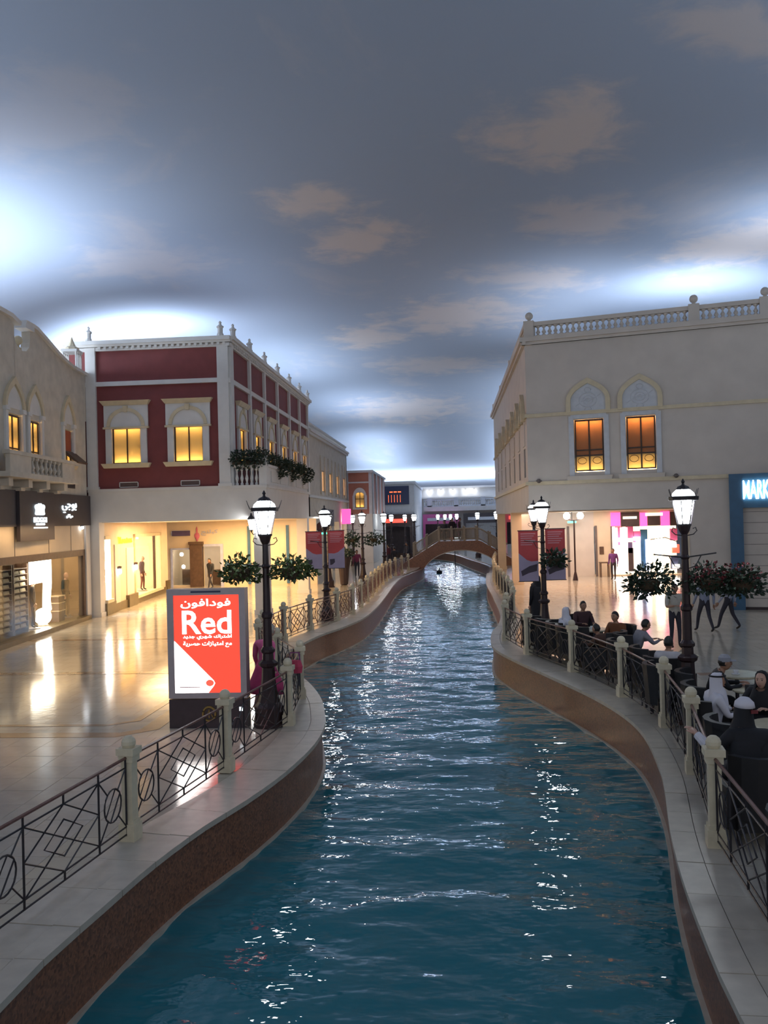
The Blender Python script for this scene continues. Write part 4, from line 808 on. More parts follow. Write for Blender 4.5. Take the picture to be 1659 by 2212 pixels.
# ------------------------------------------------------------------ far buildings
b2 = thing('cream_gallery', 'cream building with lit square windows behind the red palace', 'building', (-10, 66, 0)); F2 = Frame((-8.85, 0), (0, 1), (1, 0)); F2f = Frame((0, 54.6), (1, 0), (0, -1))
c2 = [60.6, 64.4, 68.4, 72.6]
mb = MB(); wall_holes(mb, F2, 54.6, 75, 0, 9.4, [(c - .9, c + .9, 5.7, 7.2) for c in c2] + [(61.5, 64.5, 0, 3.3), (66.0, 69.0, 0, 3.6), (70.5, 74, 0, 3.6)], -.25, 0); mb.fbox(F2f, -17, -8.85, 0, 9.4, -.25, 0); mb.box(-17, -8.9, 54.8, 75, 9.2, 9.3); mb.box(-17, -8.85, 74.8, 75, 0, 9.4); mb.build('wall', M['cream'], b2)
for c in c2:
    win = sash(MB(), F2, c - .88, c + .88, 5.72, 7.18, 1, (), .06).build('window', M['gold'], b2); MB().fbox(F2, c - .9, c + .9, 5.7, 7.2, -.16, -.14).build('pane', M['b2win'], win); MB().fbox(F2, c - 1.1, c - .9, 5.5, 8.2, -.02, .08).fbox(F2, c + .9, c + 1.1, 5.5, 8.2, -.02, .08).build('surround', M['cream'], win)
mb = MB()
for F, a, b in ((F2, 54.5, 75.1), (F2f, -17, -8.8)): mb.fbox(F, a, b, 9.2, 9.36, -.1, .14); mb.fbox(F, a, b, 9.36, 9.5, -.2, .24); mb.fbox(F, a, b, 5.2, 5.36, -.02, .14); mb.fbox(F, a, b, 9.9, 10.0, -.2, .02)
mb.build('cornice', M['trim'], b2); balusters(balusters(MB(), F2, 54.8, 75, 60, 9.5, 9.9, -.1, .09), F2f, -12, -8.9, 12, 9.5, 9.9, -.1, .09).build('baluster', M['trim'], b2, kind='stuff')
MB().fbox(F2, 60, 65, 3.3, 4.5, 0, .15).build('sign_board', M['dark'], b2); MB().fbox(F2, 61, 74, 0, 3.6, -2.1, -2).build('shop_interior', M['shopdim'], b2)  # interior wall glows so the shop looks lit
MB().fbox(F2, 70.0, 70.3, 3.4, 4.6, .1, .8).build('pink_sign', M['shoppink'], b2); ex = thing('exit_sign', 'small green exit sign left of the left banner', 'sign', (-8.4, 57, 2.9)); MB().box(-8.6, -8.1, 57.0, 57.06, 2.82, 2.94).build('sign_face', M['exitgreen'], ex); MB().box(-8.9, -8.55, 57.0, 57.06, 2.9, 2.94).build('bracket', M['iron'], ex)
tw = thing('orange_tower', 'orange and white tower with one arched amber window at the far bend', 'building', (-7.8, 80, 0)); F3 = Frame((0, 75.2), (1, 0), (0, -1)); F3s = Frame((-6.75, 0), (0, 1), (1, 0))
mb = MB(); wall_holes(mb, F3, -9.4, -6.75, 4.2, 7.75, [(-8.2, -7.4, 4.75, 6.1)], -.25, 0, 0); mb.fbox(F3s, 75.4, 90, 4.2, 7.75, -.25, 0, 0); mb.fbox(F3, -9.4, -6.75, 0, 4.2, -.25, .02, 1); mb.fbox(F3s, 75.4, 90, 0, 4.2, -.25, .02, 1)
mb.box(-9.3, -6.9, 75.4, 90, 7.6, 7.7, 1); mb.build('wall', [M['orange'], M['stone']], tw)
mb = MB()
for a, b in ((-9.4, -9.2), (-8.95, -8.75), (-7.0, -6.72)): mb.fbox(F3, a, b, 4.2, 7.75, -.02, .1)
mb.fbox(F3, -9.4, -6.7, 6.85, 6.98, -.02, .08); mb.fbox(F3, -9.5, -6.6, 7.75, 7.95, -.2, .2); mb.fbox(F3s, 75.4, 90, 7.75, 7.94, -.2, .14); mb.fbox(F3, -8.42, -7.18, 4.6, 4.74, -.02, .12)
for a in (75.3, 79, 83, 87): mb.fbox(F3s, a, a + .8, 4.2, 7.75, -.02, .1)
mb.build('pilaster', M['panel'], tw)
win = sash(MB(), F3, -8.2, -7.4, 4.75, 6.1, 1, (5.5,), .05).build('window', M['wood'], tw); lit_niche(F3, -8.2, -7.4, 4.75, 6.1, win); panes(F3, -8.2, -7.4, 4.75, 6.1, 2, win)
MB().band(F3, [(-8.2, 6.12)] * 0 + arc(-7.8, 5.72, .58, .75, 10), arc(-7.8, 5.72, .40, .36, 10), -.02, .10).fbox(F3, -8.42, -8.2, 4.75, 5.8, -.02, .08).fbox(F3, -7.4, -7.18, 4.75, 5.8, -.02, .08).build('surround', M['panel'], win)
sc = thing('screen_building', 'grey building end carrying a dark screen with orange lettering, far behind', 'building', (-5.8, 100, 0)); F4 = Frame((0, 95), (1, 0), (0, -1)); F4s = Frame((-3.95, 0), (0, 1), (1, 0))
MB().fbox(F4, -12, -3.95, 0, 7.45, -.3, 0).fbox(F4s, 95.3, 119, 0, 7.45, -.3, .01).build('wall', M['panel'], sc); MB().fbox(F4, -12, -3.8, 7.45, 7.75, -.3, .15).fbox(F4s, 95.3, 119, 7.45, 7.74, -.3, .14).build('cornice', M['panel'], sc)
MB().fbox(F4, -7.6, -4.5, 5.25, 7.25, 0, .12).build('screen', M['skyblue'], sc); mb = MB()
for k in range(3): mb.fbox(F4, -6.6 + .45 * k, -6.25 + .45 * k, 6.55, 6.68, .12, .14)
for k in range(5): mb.fbox(F4, -6.75 + .32 * k, -6.70 + .32 * k, 5.5, 6.3, .12, .14)
mb.build('screen_lettering', M['ledorange'], sc)
# end wall with gallery balustrade and ground floor shops
F5 = Frame((0, 120), (1, 0), (0, -1))
mb = MB(); mb.fbox(F5, -26, 26, 4.6, 7.9, -.4, 0); mb.fbox(F5, -26, 26, 7.7, 7.95, -.4, .2); mb.fbox(F5, -26, 26, 0, 4.6, -.4, .0); mb.fbox(F5, -26, 26, 6.3, 6.5, 0, .5); eb = mb.build('wall_end', M['stone'], kind='structure')
gb = thing('gallery_balustrade', 'pale balustrade running along the far end wall gallery', 'balustrade', (1, 119, 4.6)); mb = MB(); mb.fbox(F5, -3.7, 14, 6.05, 6.2, .9, 1.1); mb.fbox(F5, -3.7, 14, 5.2, 5.35, .8, 1.2)
for k in range(5): mb.fbox(F5, -3.2 + 3.6 * k, -2.6 + 3.6 * k, 5.2, 6.4, .8, 1.2)
mb.build('rail', M['panel'], gb); balusters(MB(), F5, -3.7, 14, 62, 5.35, 6.05, 1.0, .09).build('baluster', M['panel'], gb, kind='stuff'); MB().fbox(F5, -3.7, 26, 4.6, 5.2, 0, 1.3).build('ledge', M['stone'], gb)
for k, x in enumerate((-2.9, -1.35, .3, 2.0, 3.15)):
    s_ = thing('spotlight', 'white floodlight on the far end wall parapet, %s from the left' % ('first', 'second', 'third', 'fourth', 'fifth')[k], 'spotlight', (x, 119.6, 7.3), 'floodlights on the end wall')
    MB().ball((x, 119.55, 7.3), .22, .12, .13, 10, 6).build('lens', M['spot'], s_); MB().box(x - .06, x + .06, 119.5, 120.0, 7.42, 7.5).build('bracket', M['vent'], s_)
F6 = Frame((0, 117.5), (1, 0), (0, -1))
for k, (a, b, m1, lab) in enumerate(((-8.4, -4.1, 'dark', 'dark shop front with a red strip below the dark screen'), (-3.8, 1.0, 'pinkwall', 'reddish shop front at the far end, middle one'), (1.6, 6.6, 'sign', 'grey shop front at the far end behind the bridge'), (7, 12, 'bulletin', 'red shop front at the far end, right one'))):
    t = thing('far_shop_front', lab, 'shop front', ((a + b) / 2, 117.5, 0)); F6 = Frame((0, 92.9 if k == 0 else 117.5), (1, 0), (0, -1))
    MB().fbox(F6, a, b, 2.9, 4.2, -1, 0).fbox(F6, a, a + .3, 0, 2.9, -1, 0).fbox(F6, b - .3, b, 0, 2.9, -1, 0).build('fascia', M[m1], t); MB().fbox(F6, a + .3, b - .3, 0, 2.9, -2, -1.9).build('interior', M['dark' if k != 2 else 'panel'], t); MB().fbox(F6, a + .6, b - .6, 3.3, 3.7, 0, .08).build('sign_strip', M['ledred' if k in (0, 3) else 'panel'], t)

# ------------------------------------------------------------------ far footbridge
YB0, YB1 = 66.5, 69.8; FBr = Frame((0, YB0), (1, 0), (0, -1))
br = thing('footbridge', 'arched brown mosaic footbridge with pale railings crossing the canal', 'bridge', (.8, 68, 0))
def deck(x):
    t = abs(x - .55)
    return 1.92 if t < 1.55 else max(0.0, 1.92 - (t - 1.55) * .60)
def soffit(x): return -0.9 + 2.15 * math.sqrt(max(0, 1 - ((x - .7) / 3.1) ** 2))
mb = MB(); xs = [-4.2 + .2 * k for k in range(48)]
for i in range(len(xs) - 1):
    a, b = xs[i], xs[i + 1]
    za = soffit(a) if abs(a - .7) < 3.1 else -1.0; zb = soffit(b) if abs(b - .7) < 3.1 else -1.0
    if deck(a) <= .02 and deck(b) <= .02: continue
    mb.hexa([(a, YB0, za), (b, YB0, zb), (b, YB1, zb), (a, YB1, za), (a, YB0, deck(a)), (b, YB0, deck(b)), (b, YB1, deck(b)), (a, YB1, deck(a))])
mb.build('arch_body', M['mosaic'], br)
mb = MB(); A = [(x, soffit(x)) for x in [-2.38 + 6.16 * k / 30 for k in range(31)]]; mb.band(FBr, A, [(x, z - .06) for x, z in A], -.02, .06); mb.build('arch_edge', M['coping'], br)
for nm, y in (('front', YB0 + .12), ('back', YB1 - .12)):
    mb = MB(); px = [-2.9 + .32 * k for k in range(23)]
    mb.tube([(x, y, deck(x) + .92) for x in px], .05, 6); mb.tube([(x, y, deck(x) + .12) for x in px], .035, 6)
    mb.build('handrail', M['bridgerail'], br)
    for k, x in enumerate(px):
        if k % 3 == 0: MB().box(x - .08, x + .08, y - .08, y + .08, deck(x) - .02, deck(x) + 1.0).ball((x, y, deck(x) + 1.05), .09, n=8, m=5).build('rail_post', M['bridgerail'], br)
    mb = MB()
    for k in range(70): x = -2.9 + .1 * k; mb.box(x - .022, x + .022, y - .015, y + .015, deck(x) + .1, deck(x) + .92)
    mb.build('spindle', M['bridgerail'], br, kind='stuff')
sg = thing('lit_sign', 'small red and white lit sign seen through the footbridge railing', 'sign', (.35, 75, 1.8)); MB().box(-.15, .12, 74.95, 75.0, 1.78, 2.0).build('red_face', M['ledred'], sg); MB().box(.14, .72, 74.95, 75.0, 1.8, 2.0).build('white_face', M['signwhite'], sg); MB().box(.2, .26, 75.0, 75.06, -1.3, 1.95).build('stand', M['iron'], sg)
by = thing('buoy', 'small dark buoy floating on the canal near the footbridge', 'buoy', (-1.1, 72, WZ)); MB().ball((-1.1, 72, WZ + .08), .24, .24, .2, 12, 8).build('float', M['black'], by); MB().lathe([(.05, 0), (.04, .2)], (-1.1, 72, WZ + .24), 8).build('stub', M['iron'], by)

# ------------------------------------------------------------------ canal railings
def rail_post():
    mb = MB(); mb.box(-.10, .10, -.10, .10, 0, .20); mb.box(-.085, .085, -.085, .085, .20, .24); mb.box(-.068, .068, -.068, .068, .24, .92)
    mb.box(-.09, .09, -.09, .09, .92, 1.0); mb.box(-.11, .11, -.11, .11, 1.0, 1.08); mb.ball((0, 0, 1.135), .085, n=12, m=7); return mb.mesh('post', M['post'])
POST = rail_post()
class Panel:
    def __init__(s, a, b):
        s.a = Vector((a[0], a[1], 0)); d = Vector((b[0], b[1], 0)) - s.a; s.L = d.length; s.u = d.normalized(); s.n = Vector((-s.u.y, s.u.x, 0))
    def __call__(s, t, z, o=0.0):
        p = s.a + s.u * (0.09 + t * (s.L - .18)) + s.n * o; return (p.x, p.y, z)
def panel(a, b, root, detail):
    P = Panel(a, b); w_ = lambda mb, q, r=.0085: mb.tube([P(*x) for x in q], r, 5)
    t0, t1, zb, zt = .235, .765, .19, .875
    top = MB(); p = [P(0, .985), P(1, .985)]
    top.tube([P(0, .985), P(1, .985)], .020, 6); top = top.build('panel', M['rail'], root)
    pieces = {'rail': [[(0, .875), (1, .875)], [(0, .19), (1, .19)], [(0, .10), (1, .10)]], 'upright': [[(0, .08), (0, 1.0)], [(1, .08), (1, 1.0)], [(t0, .10), (t0, .985)], [(t1, .10), (t1, .985)], [(.5, .875), (.5, .985)], [(.5, .10), (.5, .19)]],
              'lattice_bar': [[(t0, zt), (t1, zb)], [(t0, zb), (t1, zt)], [(.5, zt), (t1, .5325)], [(t1, .5325), (.5, zb)], [(.5, zb), (t0, .5325)], [(t0, .5325), (.5, zt)]], 'lattice_diamond': [[(.5, .72), (.635, .5325), (.5, .345), (.365, .5325), (.5, .72)]]}
    rings = []; sp = []
    for ta, tb in ((0, t0), (t1, 1.0)):
        c = (ta + tb) / 2; h = (tb - ta) / 2; rt = h * .62; rz = .185
        rings.append([(c + rt * math.cos(2 * PI * k / 20), .5325 + rz * math.sin(2 * PI * k / 20)) for k in range(21)])
        q = [(c + rt * math.cos(g), .5325 + rz * math.sin(g)) for g in (.55, 1.25, PI + .55, PI + 1.25)]; sp.append([q[1], q[0], q[3], q[2], q[1]])
        for sx in (-1, 1):
            for sz in (-1, 1): sp.append([(c + sx * h, .5325 + sz * .3425), (c + sx * rt * .62, .5325 + sz * rz * .80)])
    pieces['ring'] = rings; pieces['ring_bar'] = sp
    if detail:
        for k, L in pieces.items():
            if k in ('ring', 'lattice_diamond', 'rail'):
                for q in L: w_(MB(), q, .010).build(k, M['iron'], top)
            else:
                mb = MB()
                for q in L: w_(mb, q, .0125 if k == 'upright' else .009)
                mb.build(k, M['iron'], top)
    else:
        mb = MB()
        for L in pieces.values():
            for q in L: mb.tube([P(*x) for x in q], .013, 4)
        mb.build('ironwork', M['iron' if P.a.x > 0 else 'rail'], top)  # far left bars take the browner rail colour to look lit
def railing(label, posts, ndet):
    root = thing('canal_railing', label, 'railing', (posts[0][0], posts[0][1], 0))
    for i, p in enumerate(posts):
        t = posts[min(i + 1, len(posts) - 1)]; s = posts[max(i - 1, 0)]
        o = link('post', POST, root); o.location = (p[0], p[1], .014); o.rotation_euler = (0, 0, math.atan2(t[1] - s[1], t[0] - s[0]))
        if i: panel(posts[i - 1], p, root, i <= ndet)
LP = [(-4.35, 4.55), (-4.2, 7.35), (-3.86, 10.12), (-3.43, 12.89), (-3.03, 15.79), (-3.22, 18.16), (-4.15, 20.4), (-5.05, 22.4), (-5.4, 24.6), (-5.25, 26.9), (-4.85, 29.5), (-4.29, 32.2)]
far = [p for p in resample(offset(LEDGE, .62), 2.55) if 34.0 < p.y < 64.5]; LP += [(p.x, p.y) for p in far]
railing('left canal railing of cream posts and black iron panels', LP, 6)
RP = [(2.75, 1.9), (2.62, 4.6), (2.62, 7.25), (2.81, 9.95), (3.30, 12.71), (3.57, 15.44), (3.34, 18.03), (2.75, 20.94), (1.93, 23.59), (1.50, 26.27), (1.72, 28.9), (2.1, 31.4)]
far = [p for p in resample(offset(REDGE, -.45), 2.55) if 33.0 < p.y < 65]; RP += [(p.x, p.y) for p in far]
railing('right canal railing of cream posts beside the cafe seating', RP, 6)

# ------------------------------------------------------------------ lamp posts
def lamp_proto():
    t = thing('street_lamp', '', 'street lamp', (0, 0, 0), 'street lamps along the canal')
    MB().lathe([(.29, 0), (.29, .06), (.26, .08), (.26, .36), (.20, .44), (.155, .62), (.125, .86), (.115, 1.06), (.17, 1.10), (.18, 1.15), (.12, 1.2)], n=8).build('base', M['lampiron'], t)
    MB().lathe([(.105, 1.18), (.10, 1.32), (.13, 1.35), (.13, 1.39), (.085, 1.45), (.08, 1.95), (.105, 1.98), (.105, 2.03), (.072, 2.08), (.062, 2.86), (.085, 2.9), (.06, 2.94), (.055, 3.30), (.09, 3.36), (.12, 3.46)], n=10).build('pole', M['lampiron'], t)
    MB().lathe([(.095, 3.50), (.185, 3.86), (.17, 3.88)], n=6).build('lantern_glass', M['lamp'], t)
    MB().lathe([(.215, 3.96), (.19, 4.03), (.11, 4.10)], n=6).build('lantern_dome', M['lampdome'], t)
    mb = MB()
    for k in range(6): a = 2 * PI * k / 6; mb.tube([(.115 * math.cos(a), .115 * math.sin(a), 3.46), (.208 * math.cos(a), .208 * math.sin(a), 3.94)], .011, 4)
    mb.lathe([(.19, 3.885), (.255, 3.90), (.265, 3.965), (.20, 3.975)], n=12); mb.lathe([(.13, 3.45), (.13, 3.485)], n=6)
    for k in range(4):
        a = 2 * PI * k / 4 + .5; e = (math.cos(a), math.sin(a)); mb.tube([(.22 * e[0], .22 * e[1], 3.93), (.28 * e[0], .28 * e[1], 3.95), (.31 * e[0], .31 * e[1], 4.02), (.34 * e[0], .34 * e[1], 4.10)], .012, 4, r1=.006)
    mb.build('lantern_frame', M['iron'], t)
    MB().lathe([(.125, 4.09), (.10, 4.14), (.03, 4.17), (.02, 4.20), (.035, 4.225), (.008, 4.28)], n=8).build('finial', M['iron'], t)
    for s in (-1, 1):
        mb = MB().tube([(.05 * s, 0, 3.28), (.16 * s, 0, 3.30), (.22 * s, 0, 3.36), (.20 * s, 0, 3.42), (.15 * s, 0, 3.40)], .012, 4)
        mb.tube([(.06 * s, 0, 2.90), (.30 * s, 0, 2.93), (.55 * s, 0, 2.96)], .014, 5).tube([(.06 * s, 0, 2.70), (.18 * s, 0, 2.74), (.28 * s, 0, 2.92)], .011, 4); mb.build('bracket', M['iron'], t)
    return t
LAMP = lamp_proto(); first = True
lamps = [(-3.39, 15.8, 'near left street lamp with hanging baskets beside the red lightbox'), (4.08, 15.84, 'near right street lamp rising above the cafe tables'), (-4.70, 32.4, 'left street lamp carrying two red banners'), (2.70, 26.6, 'right street lamp carrying two red banners'),
         (-5.25, 51.5, 'left street lamp just behind the banner lamp with baskets'), (3.05, 33.0, 'right street lamp partly hidden behind the right banner'), (-6.85, 48.5, 'street lamp at the far end of the left arcade'), (-8.0, 71, 'street lamp before the orange tower'),
         (-4.7, 61, 'fifth lamp along the left bank, past the baskets'), (-5.4, 79, 'left bank lamp in front of the dark far shops, left of a pair'), (-4.55, 86, 'lamp of the far left pair, left one'), (-3.75, 90, 'lamp of the far left pair, right one'), (-3.6, 84, 'lamp right of the far left pair'),
         (-1.6, 104, 'leftmost of the four lamps beyond the footbridge'), (-.75, 104, 'second of the four lamps beyond the footbridge'), (-.1, 107, 'third of the four lamps beyond the footbridge'), (.6, 99, 'fourth of the four lamps beyond the footbridge'), (2.35, 80, 'lamp standing behind the footbridge crown on the right'), (3.55, 70, 'lamp at the right end of the footbridge')]
for x, y, lab in lamps:
    place(LAMP, not first, (x, y, 0), 0.07, lab, 'street lamps along the canal'); first = False
dl = thing('globe_lamp_post', 'thin lamp post with twin white globes in the right arcade', 'lamp post', (6.85, 50, 0))
MB().lathe([(.16, 0), (.1, .3), (.05, .5), (.045, 3.4)], (6.85, 50, 0), 8).tube([(6.45, 50, 3.45), (6.85, 50, 3.36), (7.2, 50, 3.45)], .025).build('pole', M['lampiron'], dl)
for x in (6.45, 7.2): MB().ball((x, 50, 3.62), .19, n=12, m=8).build('globe', M['lamp'], dl)

# ------------------------------------------------------------------ foliage
def leaves(n, c, rx, ry, rz, size, seed, mi=0, hang=0.0):
    r = random.Random(seed); mb = MB()
    for _ in range(n):
        v = Vector((r.gauss(0, 1), r.gauss(0, 1), r.gauss(0, 1))).normalized() * (r.random() ** .35); bump = 1 + .35 * mnoise.noise(Vector((v.x * 2 + seed, v.y * 2, v.z * 2)))
        p = Vector((c[0] + v.x * rx * bump, c[1] + v.y * ry * bump, c[2] + v.z * rz * bump - hang * (v.x ** 2 + v.y ** 2) * rz))
        d = (Vector((v.x, v.y, v.z * .6)) + Vector((r.gauss(0, .5), r.gauss(0, .5), r.gauss(0, .5)))).normalized(); s = size * r.uniform(.6, 1.3)
        e = d.cross(Vector((r.gauss(0, 1), r.gauss(0, 1), r.gauss(0, 1)))).normalized(); f = d.cross(e)
        mb.add([p, p + d * s * .5 + e * s * .28 + f * s * .08, p + d * s, p + d * s * .5 - e * s * .28 + f * s * .08], [(0, 1, 2), (0, 2, 3)], mi)
    return mb
def basket(loc, rx, rz, seed, label, flowers=False, n=520, size=.10, leafm='leaf', group='hanging flower baskets'):
    t = thing('hanging_basket', label, 'flower basket', loc, group); x, y, z = loc
    MB().lathe([(.06, -.20), (.17, -.14), (.22, .0), (.22, .02)], (x, y, z - .02), 14).build('liner', M['soil'], t)
    mb = MB().tube([(x, y, z + .16), (x, y, z + .0)], .008, 4)
    for k in range(3): a = 2 * PI * k / 3; mb.tube([(x, y, z + .14), (x + .2 * math.cos(a), y + .2 * math.sin(a), z)], .005, 4)
    mb.build('hanger', M['iron'], t)
    leaves(n, (x, y, z + .02), rx, .30, rz, size, seed, hang=.5).build('foliage', M[leafm], t, kind='stuff')
    if flowers: leaves(160, (x, y, z + .10), rx * .95, .28, rz * .8, .07, seed + 9).build('blossom', M['flower'], t, kind='stuff')
basket((-3.86, 15.76, 2.86), .36, .22, 1, 'leafy basket hanging left of the near left lamp post'); basket((-2.92, 15.84, 2.86), .40, .20, 2, 'leafy basket hanging right of the near left lamp post')
basket((3.43, 15.8, 2.52), .46, .28, 3, 'green basket hanging left of the near right lamp post', leafm='leafd', n=700); basket((4.50, 15.86, 2.50), .46, .26, 4, 'red-flowered basket close right of the near right lamp post', True, leafm='leafd', n=600); basket((5.02, 15.8, 2.47), .40, .26, 5, 'outer red-flowered basket right of the near right lamp post', True, leafm='leafd', n=560)
basket((2.98, 26.2, 2.42), .40, .22, 6, 'dark basket peeking out right of the right-hand banners', leafm='leafd', n=360, size=.13)
basket((-5.85, 51.5, 2.6), .5, .4, 7, 'basket left of the second lamp on the left bank', leafm='leafd', n=260, size=.18); basket((-4.55, 51.5, 2.6), .6, .36, 8, 'basket right of the second lamp on the left bank', leafm='leafd', n=260, size=.18)
# long arm for the outer right basket
MB().tube([(4.08, 15.84, 2.74), (4.6, 15.84, 2.80), (5.02, 15.8, 2.64)], .013, 5).build('basket_arm', M['iron'], bpy.data.objects['street_lamp.001'])
def planter(name, label, spheres, box, leafm='leafd', group=None):
    t = thing(name, label, 'plant', ((box[0] + box[1]) / 2, (box[2] + box[3]) / 2, box[4]), group)
    MB().box(*box).build('trough', M['soil'], t); mb = MB(); k = 0
    for c, r, n in spheres: q = leaves(n, c, r, r, r, .13, 40 + k + int(c[0] * 7)); mb.add(q.v, q.f); k += 1
    mb.build('foliage', M[leafm], t, kind='stuff')
planter('hedge_planter', 'bushy dark hedge on the front edge of the red building terrace', [((-8.45, 34.92, 6.26), .38, 380), ((-8.0, 34.92, 6.28), .38, 380), ((-7.58, 34.92, 6.32), .38, 380)], (-8.75, -7.5, 34.86, 35.12, 6.05, 6.2))
for k, (y, lab) in enumerate(((37.6, 'dark topiary ball on the terrace side, nearest of three'), (40.6, 'dark topiary ball on the terrace side, middle of three'), (43.9, 'dark topiary ball on the terrace side, farthest of three'))):
    planter('topiary_ball', lab, [((-7.33, y, 6.02), .46, 620), ((-7.45, y - .75, 6.30), .30, 200)], (-7.5, -7.25, y - .3, y + .3, 6.0, 6.12), 'leafd', 'topiary balls on the terrace')
fp = thing('potted_plant', 'dark flared planter with bushy plant by the left bank lamp', 'plant', (-6.6, 50, 0)); MB().lathe([(.15, 0), (.22, .05), (.30, .9), (.42, 1.6), (.40, 1.62)], (-6.2, 50, 0), 12).build('pot', M['dark'], fp); leaves(240, (-6.2, 50, 1.8), .6, .5, .35, .2, 77).build('foliage', M['leafd'], fp, kind='stuff')

# ------------------------------------------------------------------ banners
def banner(x0, x1, y, z0, z1, label, flip, dark):
    F = Frame((0, y), (1, 0), (0, -1)); t = thing('lamp_banner', label, 'banner', ((x0 + x1) / 2, y, z0), 'red banners on the lamp posts'); h = z1 - z0; X = (lambda q: x1 - (x1 - x0) * q) if flip else (lambda q: x0 + (x1 - x0) * q)
    MB().fbox(F, x0, x1, z0, z1, 0, .012).build('cloth', M['bulletin'], t)
    MB().poly(F, [(X(q), z0 + h * v) for q, v in ((0, 0), (1, 0), (1, .56), (.82, .50), (.58, .42), (.35, .39), (0, .40))], .013, .016).build('grey_print', M['bangrey'], t)
    mb = MB()
    for k in range(6): mb.fbox(F, x0 + .07, x1 - .07 - .05 * (k % 3), z1 - .10 - .065 * k, z1 - .075 - .065 * k, .013, .016)
    mb.build('pale_print', M['banpale'], t)
    mb = MB().poly(F, [(X(q), z0 + h * v) for q, v in dark], .017, .020); mb.build('dark_print', M['bandark'], t)
    MB().tube([F(x0 - .02, .006, z1 + .01), F(x1 + .02, .006, z1 + .01)], .014).tube([F(x0 - .02, .006, z0 - .01), F(x1 + .02, .006, z0 - .01)], .012).build('rod', M['iron'], t)
D1 = [(.08, .24), (.38, .25), (.40, .16), (.26, .10), (.10, .08)]; D2 = [(.10, .20), (.55, .30), (.95, .34), (.92, .20), (.5, .16), (.16, .10)]
banner(-5.42, -4.82, 32.4, 1.92, 3.30, 'red banner left of the pole on the left banner lamp', True, [(1 - q, v) for q, v in D1]); banner(-4.58, -3.98, 32.4, 1.94, 3.32, 'red banner right of the pole on the left banner lamp', False, D1)
banner(1.98, 2.56, 26.6, 1.74, 3.24, 'red banner left of the pole on the right banner lamp', True, [(1 - q, v) for q, v in D2]); banner(2.78, 3.36, 26.6, 1.77, 3.28, 'red banner right of the pole on the right banner lamp', False, D2)

# ------------------------------------------------------------------ lightbox
FX = Frame((0, 15.68), (1, 0), (0, -1)); lb = thing('lightbox', 'glowing red advertising lightbox with white Red lettering on a dark base', 'lightbox', (-4.48, 15.8, 0))
MB().fbox(FX, -5.07, -3.88, .65, 2.40, -.22, -.03).fbox(FX, -5.20, -5.08, .54, 2.52, -.24, .03).fbox(FX, -3.87, -3.76, .54, 2.52, -.24, .03).fbox(FX, -5.08, -3.87, 2.41, 2.52, -.24, .03).fbox(FX, -5.08, -3.87, .54, .64, -.24, .03).build('casing', M['boxgrey'], lb)
MB().fbox(FX, -4.75, -4.2, 2.455, 2.485, .03, .04).build('maker_plate', M['skyblue'], lb)
MB().fbox(FX, -5.20, -3.76, 0, .52, -.24, .02).build('plinth', M['boxdark'], lb)
fc = MB().fbox(FX, -5.08, -3.87, .64, 2.41, -.02, .0).build('poster', M['boxred'], lb)
MB().poly(FX, [(-5.08, .64), (-5.08, 1.58), (-4.37, .86), (-4.345, .81), (-4.37, .76), (-4.47, .64)], .0, .004).build('white_print', M['boxwhite'], fc)
mb = MB().lathe([(.075, 0), (.075, .004)], (0, 0, 0), 16); mb.v = [FX(-4.44 + x, .004 + z, .815 + y * .8) for x, y, z in mb.v]; mb.build('red_dot', M['ledred'], fc)
MB().fbox(FX, -5.0, -4.62, .735, .75, .004, .006).build('small_print', M['pinklogo'], fc)
text(arabic('فودافون'), FX, -4.95, -4.03, 2.17, 2.34, .0, .006, M['boxwhite'], 'lettering', fc, .012); text('Red', FX, -4.93, -4.02, 1.70, 2.13, .0, .006, M['boxwhite'], 'lettering', fc, .014)
text(arabic('اشتراك شهري جديد'), FX, -4.92, -4.02, 1.60, 1.69, .0, .006, M['boxwhite'], 'lettering', fc, .01); text(arabic('مع امتيازات حصرية'), FX, -4.92, -4.02, 1.46, 1.57, .0, .006, M['boxwhite'], 'lettering', fc, .01)
mb = MB().tube([FX(-4.46 + .115 * math.cos(t), .03, .26 + .125 * math.sin(t)) for t in [2 * PI * k / 24 for k in range(24)]], .022, 6, closed=True); em = mb.build('ring_emblem', M['brass'], lb)
MB().fbox(FX, -4.47, -4.45, .19, .34, .02, .035).tube([FX(-4.53, .03, .20), FX(-4.46, .03, .32), FX(-4.39, .03, .20)], .012).build('emblem_centre', M['brass'], em)
MB().fbox(FX, -3.905, -3.875, .31, .38, .02, .026).fbox(FX, -3.865, -3.83, .31, .38, .02, .026).build('white_mark', M['signwhite'], lb)

